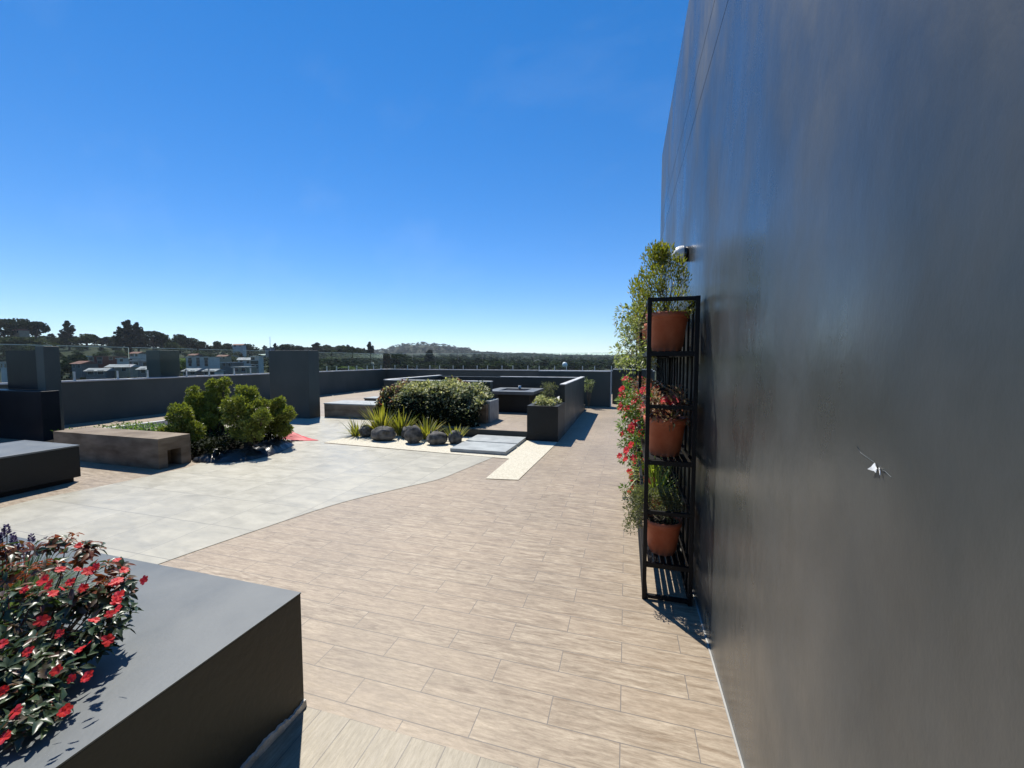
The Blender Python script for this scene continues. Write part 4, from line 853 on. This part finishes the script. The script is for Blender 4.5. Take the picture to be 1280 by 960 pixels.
def tree(kind, px, D, topy, wscale, label, basey=None):
    p0 = at(px, 450, D); g = tz(p0.x, p0.y); p = at(px, topy, D); h = max(3, p.z-g); sc = h/10.2
    t = thing('tree', label, 'tree', (p0.x, p0.y, g), 'trees on the hillside beyond the terrace', rng.uniform(0, 6.28)); wscale *= 1.3; t.scale = (sc*wscale, sc*wscale, sc)
    for nme, me in (('crown', KM[kind][0]), ('trunk', KM[kind][1])):
        o = bpy.data.objects.new(nme, me); col.objects.link(o); o.parent = t
    return t
TR = [('spread', 8, 230, 396, .75, 'tall open crowned tree at the left edge of the ridge'), ('spread', 28, 240, 394, .65, 'second tall open crowned tree near the left edge, with forked limbs'), ('spread', 46, 240, 398, .5, 'slim open crowned tree right of the pair at the left edge'),
 ('olive', 14, 200, 416, 1.2, 'olive bushy tree below the tall pair at the left'), ('olive', 40, 205, 416, 1.3, 'wide olive bushy tree under the slim open crowned tree'), ('olive', 72, 260, 419, 1.1, 'small pale bushy tree left of the pointed conifer'),
 ('pine', 88, 260, 403, .85, 'pointed dark conifer standing alone on the ridge'), ('olive', 110, 260, 414, 1.3, 'round olive tree right of the lone pointed conifer'), ('round', 128, 290, 421, 1.2, 'low dark tree on the bare ridge stretch'),
 ('pine', 152, 250, 410, .9, 'left low part of the big dark conifer group'), ('pine', 162, 245, 402, .95, 'tallest ragged dark conifer of the ridge'), ('pine', 174, 250, 405, .8, 'dark conifer joined to the tallest ragged one'),
 ('spread', 192, 255, 411, .8, 'flat topped tree right of the conifer group'), ('round', 205, 260, 414, 1.1, 'dark broad tree on the ridge above the narrow pillar'), ('round', 225, 270, 414, 1.0, 'dark peaked tree right above the narrow pillar'),
 ('round', 240, 280, 419, 1.2, 'dark broad tree sloping down to the right'), ('olive', 215, 240, 425, 1.3, 'olive tree below the dark ridge trees'), ('round', 252, 290, 424, 1.1, 'dark tree at the right end of the ridge group'),
 ('olive', 273, 300, 424, .9, 'pale olive tree on the lower ridge'), ('round', 286, 310, 427, 1.2, 'dark tree left of the ridge house'), ('round', 312, 330, 427, 1.2, 'dark tree right of the ridge house'), ('pine', 345, 340, 430, .9, 'dark conifer right of the antenna mast'),
 ('round', 358, 330, 427, 1.3, 'broad dark tree above the right half of the big wall block'), ('round', 372, 330, 429, 1.2, 'second broad dark tree above the big wall block'), ('pine', 396, 330, 430, .9, 'pointed tree just right of the big wall block'),
 ('olive', 418, 300, 435, 1.2, 'olive tree right of the big wall block skyline'), ('round', 434, 290, 430, 1.5, 'broad dark tree left of the far hill'), ('pine', 463, 300, 429, .8, 'dark pointed tree in front of the far hill'),
 ('round', 450, 280, 434, 1.5, 'dark broad tree beside the pointed one before the far hill'), ('round', 482, 270, 438, 1.5, 'dark tree right below the far hill'), ('round', 500, 280, 438, 1.5, 'dark tree at the foot of the far hill'),
 ('cypress', 537, 330, 438, 1.7, 'lone dark rounded conifer in front of the far hill'), ('bright', 436, 170, 455, 1.6, 'small bright green tree low behind the railing'), ('bright', 236, 165, 444, 1.3, 'bright green tree above the long white building'),
 ('round', 100, 160, 440, 1.4, 'dark tree mass left of the brick house'), ('round', 88, 130, 448, 1.4, 'dark tree low beside the glossy pillar'), ('olive', 150, 215, 436, 1.4, 'olive tree on the slope above the red roofed houses'),
 ('olive', 128, 210, 438, 1.4, 'olive tree on the slope above the brick house'), ('round', 178, 210, 438, 1.3, 'dark tree on the slope above the bluish house'), ('round', 266, 200, 440, 1.3, 'dark tree on the slope right of the bright green one'),
 ('olive', 288, 200, 443, 1.4, 'olive tree above the grey houses in the middle gap'), ('round', 310, 210, 443, 1.3, 'dark tree above the white tower house'), ('olive', 252, 225, 436, 1.2, 'olive tree behind the bright green one')]
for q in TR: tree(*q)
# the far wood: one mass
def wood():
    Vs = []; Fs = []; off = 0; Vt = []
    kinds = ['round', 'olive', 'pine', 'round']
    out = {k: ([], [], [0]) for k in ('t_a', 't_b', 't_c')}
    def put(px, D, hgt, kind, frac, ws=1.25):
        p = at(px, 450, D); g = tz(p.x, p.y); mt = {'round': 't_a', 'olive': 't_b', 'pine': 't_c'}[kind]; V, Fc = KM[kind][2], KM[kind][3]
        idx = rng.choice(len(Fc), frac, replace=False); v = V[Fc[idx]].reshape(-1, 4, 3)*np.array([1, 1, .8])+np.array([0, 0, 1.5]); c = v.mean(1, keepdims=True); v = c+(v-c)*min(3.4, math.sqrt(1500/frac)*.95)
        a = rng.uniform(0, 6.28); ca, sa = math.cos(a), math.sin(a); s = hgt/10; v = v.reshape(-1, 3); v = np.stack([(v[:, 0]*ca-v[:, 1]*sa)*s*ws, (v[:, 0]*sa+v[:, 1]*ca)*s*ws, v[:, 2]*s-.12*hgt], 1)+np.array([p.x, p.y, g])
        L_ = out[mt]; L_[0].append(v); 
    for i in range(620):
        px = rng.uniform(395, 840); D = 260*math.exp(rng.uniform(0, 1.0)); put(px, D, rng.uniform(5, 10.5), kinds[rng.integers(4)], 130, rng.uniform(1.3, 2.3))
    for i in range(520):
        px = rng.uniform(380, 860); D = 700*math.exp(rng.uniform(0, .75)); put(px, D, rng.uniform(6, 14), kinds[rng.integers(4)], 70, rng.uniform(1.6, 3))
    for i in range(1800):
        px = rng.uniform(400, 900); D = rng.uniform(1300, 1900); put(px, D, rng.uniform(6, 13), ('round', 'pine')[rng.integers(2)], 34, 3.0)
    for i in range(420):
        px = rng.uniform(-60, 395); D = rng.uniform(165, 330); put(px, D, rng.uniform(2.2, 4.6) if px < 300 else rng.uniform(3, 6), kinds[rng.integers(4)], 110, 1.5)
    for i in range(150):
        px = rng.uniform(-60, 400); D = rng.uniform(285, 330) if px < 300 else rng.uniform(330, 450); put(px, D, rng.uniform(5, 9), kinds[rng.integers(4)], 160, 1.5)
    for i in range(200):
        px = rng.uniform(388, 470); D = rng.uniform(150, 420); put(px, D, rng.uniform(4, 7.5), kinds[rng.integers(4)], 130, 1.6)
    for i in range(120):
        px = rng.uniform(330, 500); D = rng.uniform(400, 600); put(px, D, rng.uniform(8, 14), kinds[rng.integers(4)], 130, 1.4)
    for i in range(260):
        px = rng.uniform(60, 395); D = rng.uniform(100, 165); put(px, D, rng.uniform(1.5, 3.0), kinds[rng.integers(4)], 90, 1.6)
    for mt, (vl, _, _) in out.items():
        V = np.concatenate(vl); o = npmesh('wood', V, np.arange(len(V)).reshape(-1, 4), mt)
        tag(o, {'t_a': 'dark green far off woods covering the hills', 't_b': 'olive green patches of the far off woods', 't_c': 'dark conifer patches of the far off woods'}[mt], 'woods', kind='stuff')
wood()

# ================================================================== HAZE
o = MB().box(-3950, 3950, -3950, 3950, -19, 130).build('haze', 'white'); o['kind'] = 'stuff'
m_ = bpy.data.materials.new('air'); m_.use_nodes = True; t_ = m_.node_tree; t_.nodes.remove(t_.nodes['Principled BSDF']); pv = t_.nodes.new('ShaderNodeVolumePrincipled')
pv.inputs['Color'].default_value = (.80, .88, .97, 1); pv.inputs['Density'].default_value = .00010; pv.inputs['Anisotropy'].default_value = .2
t_.links.new(pv.outputs[0], t_.nodes['Material Output'].inputs['Volume']); o.data.materials.clear(); o.data.materials.append(m_)
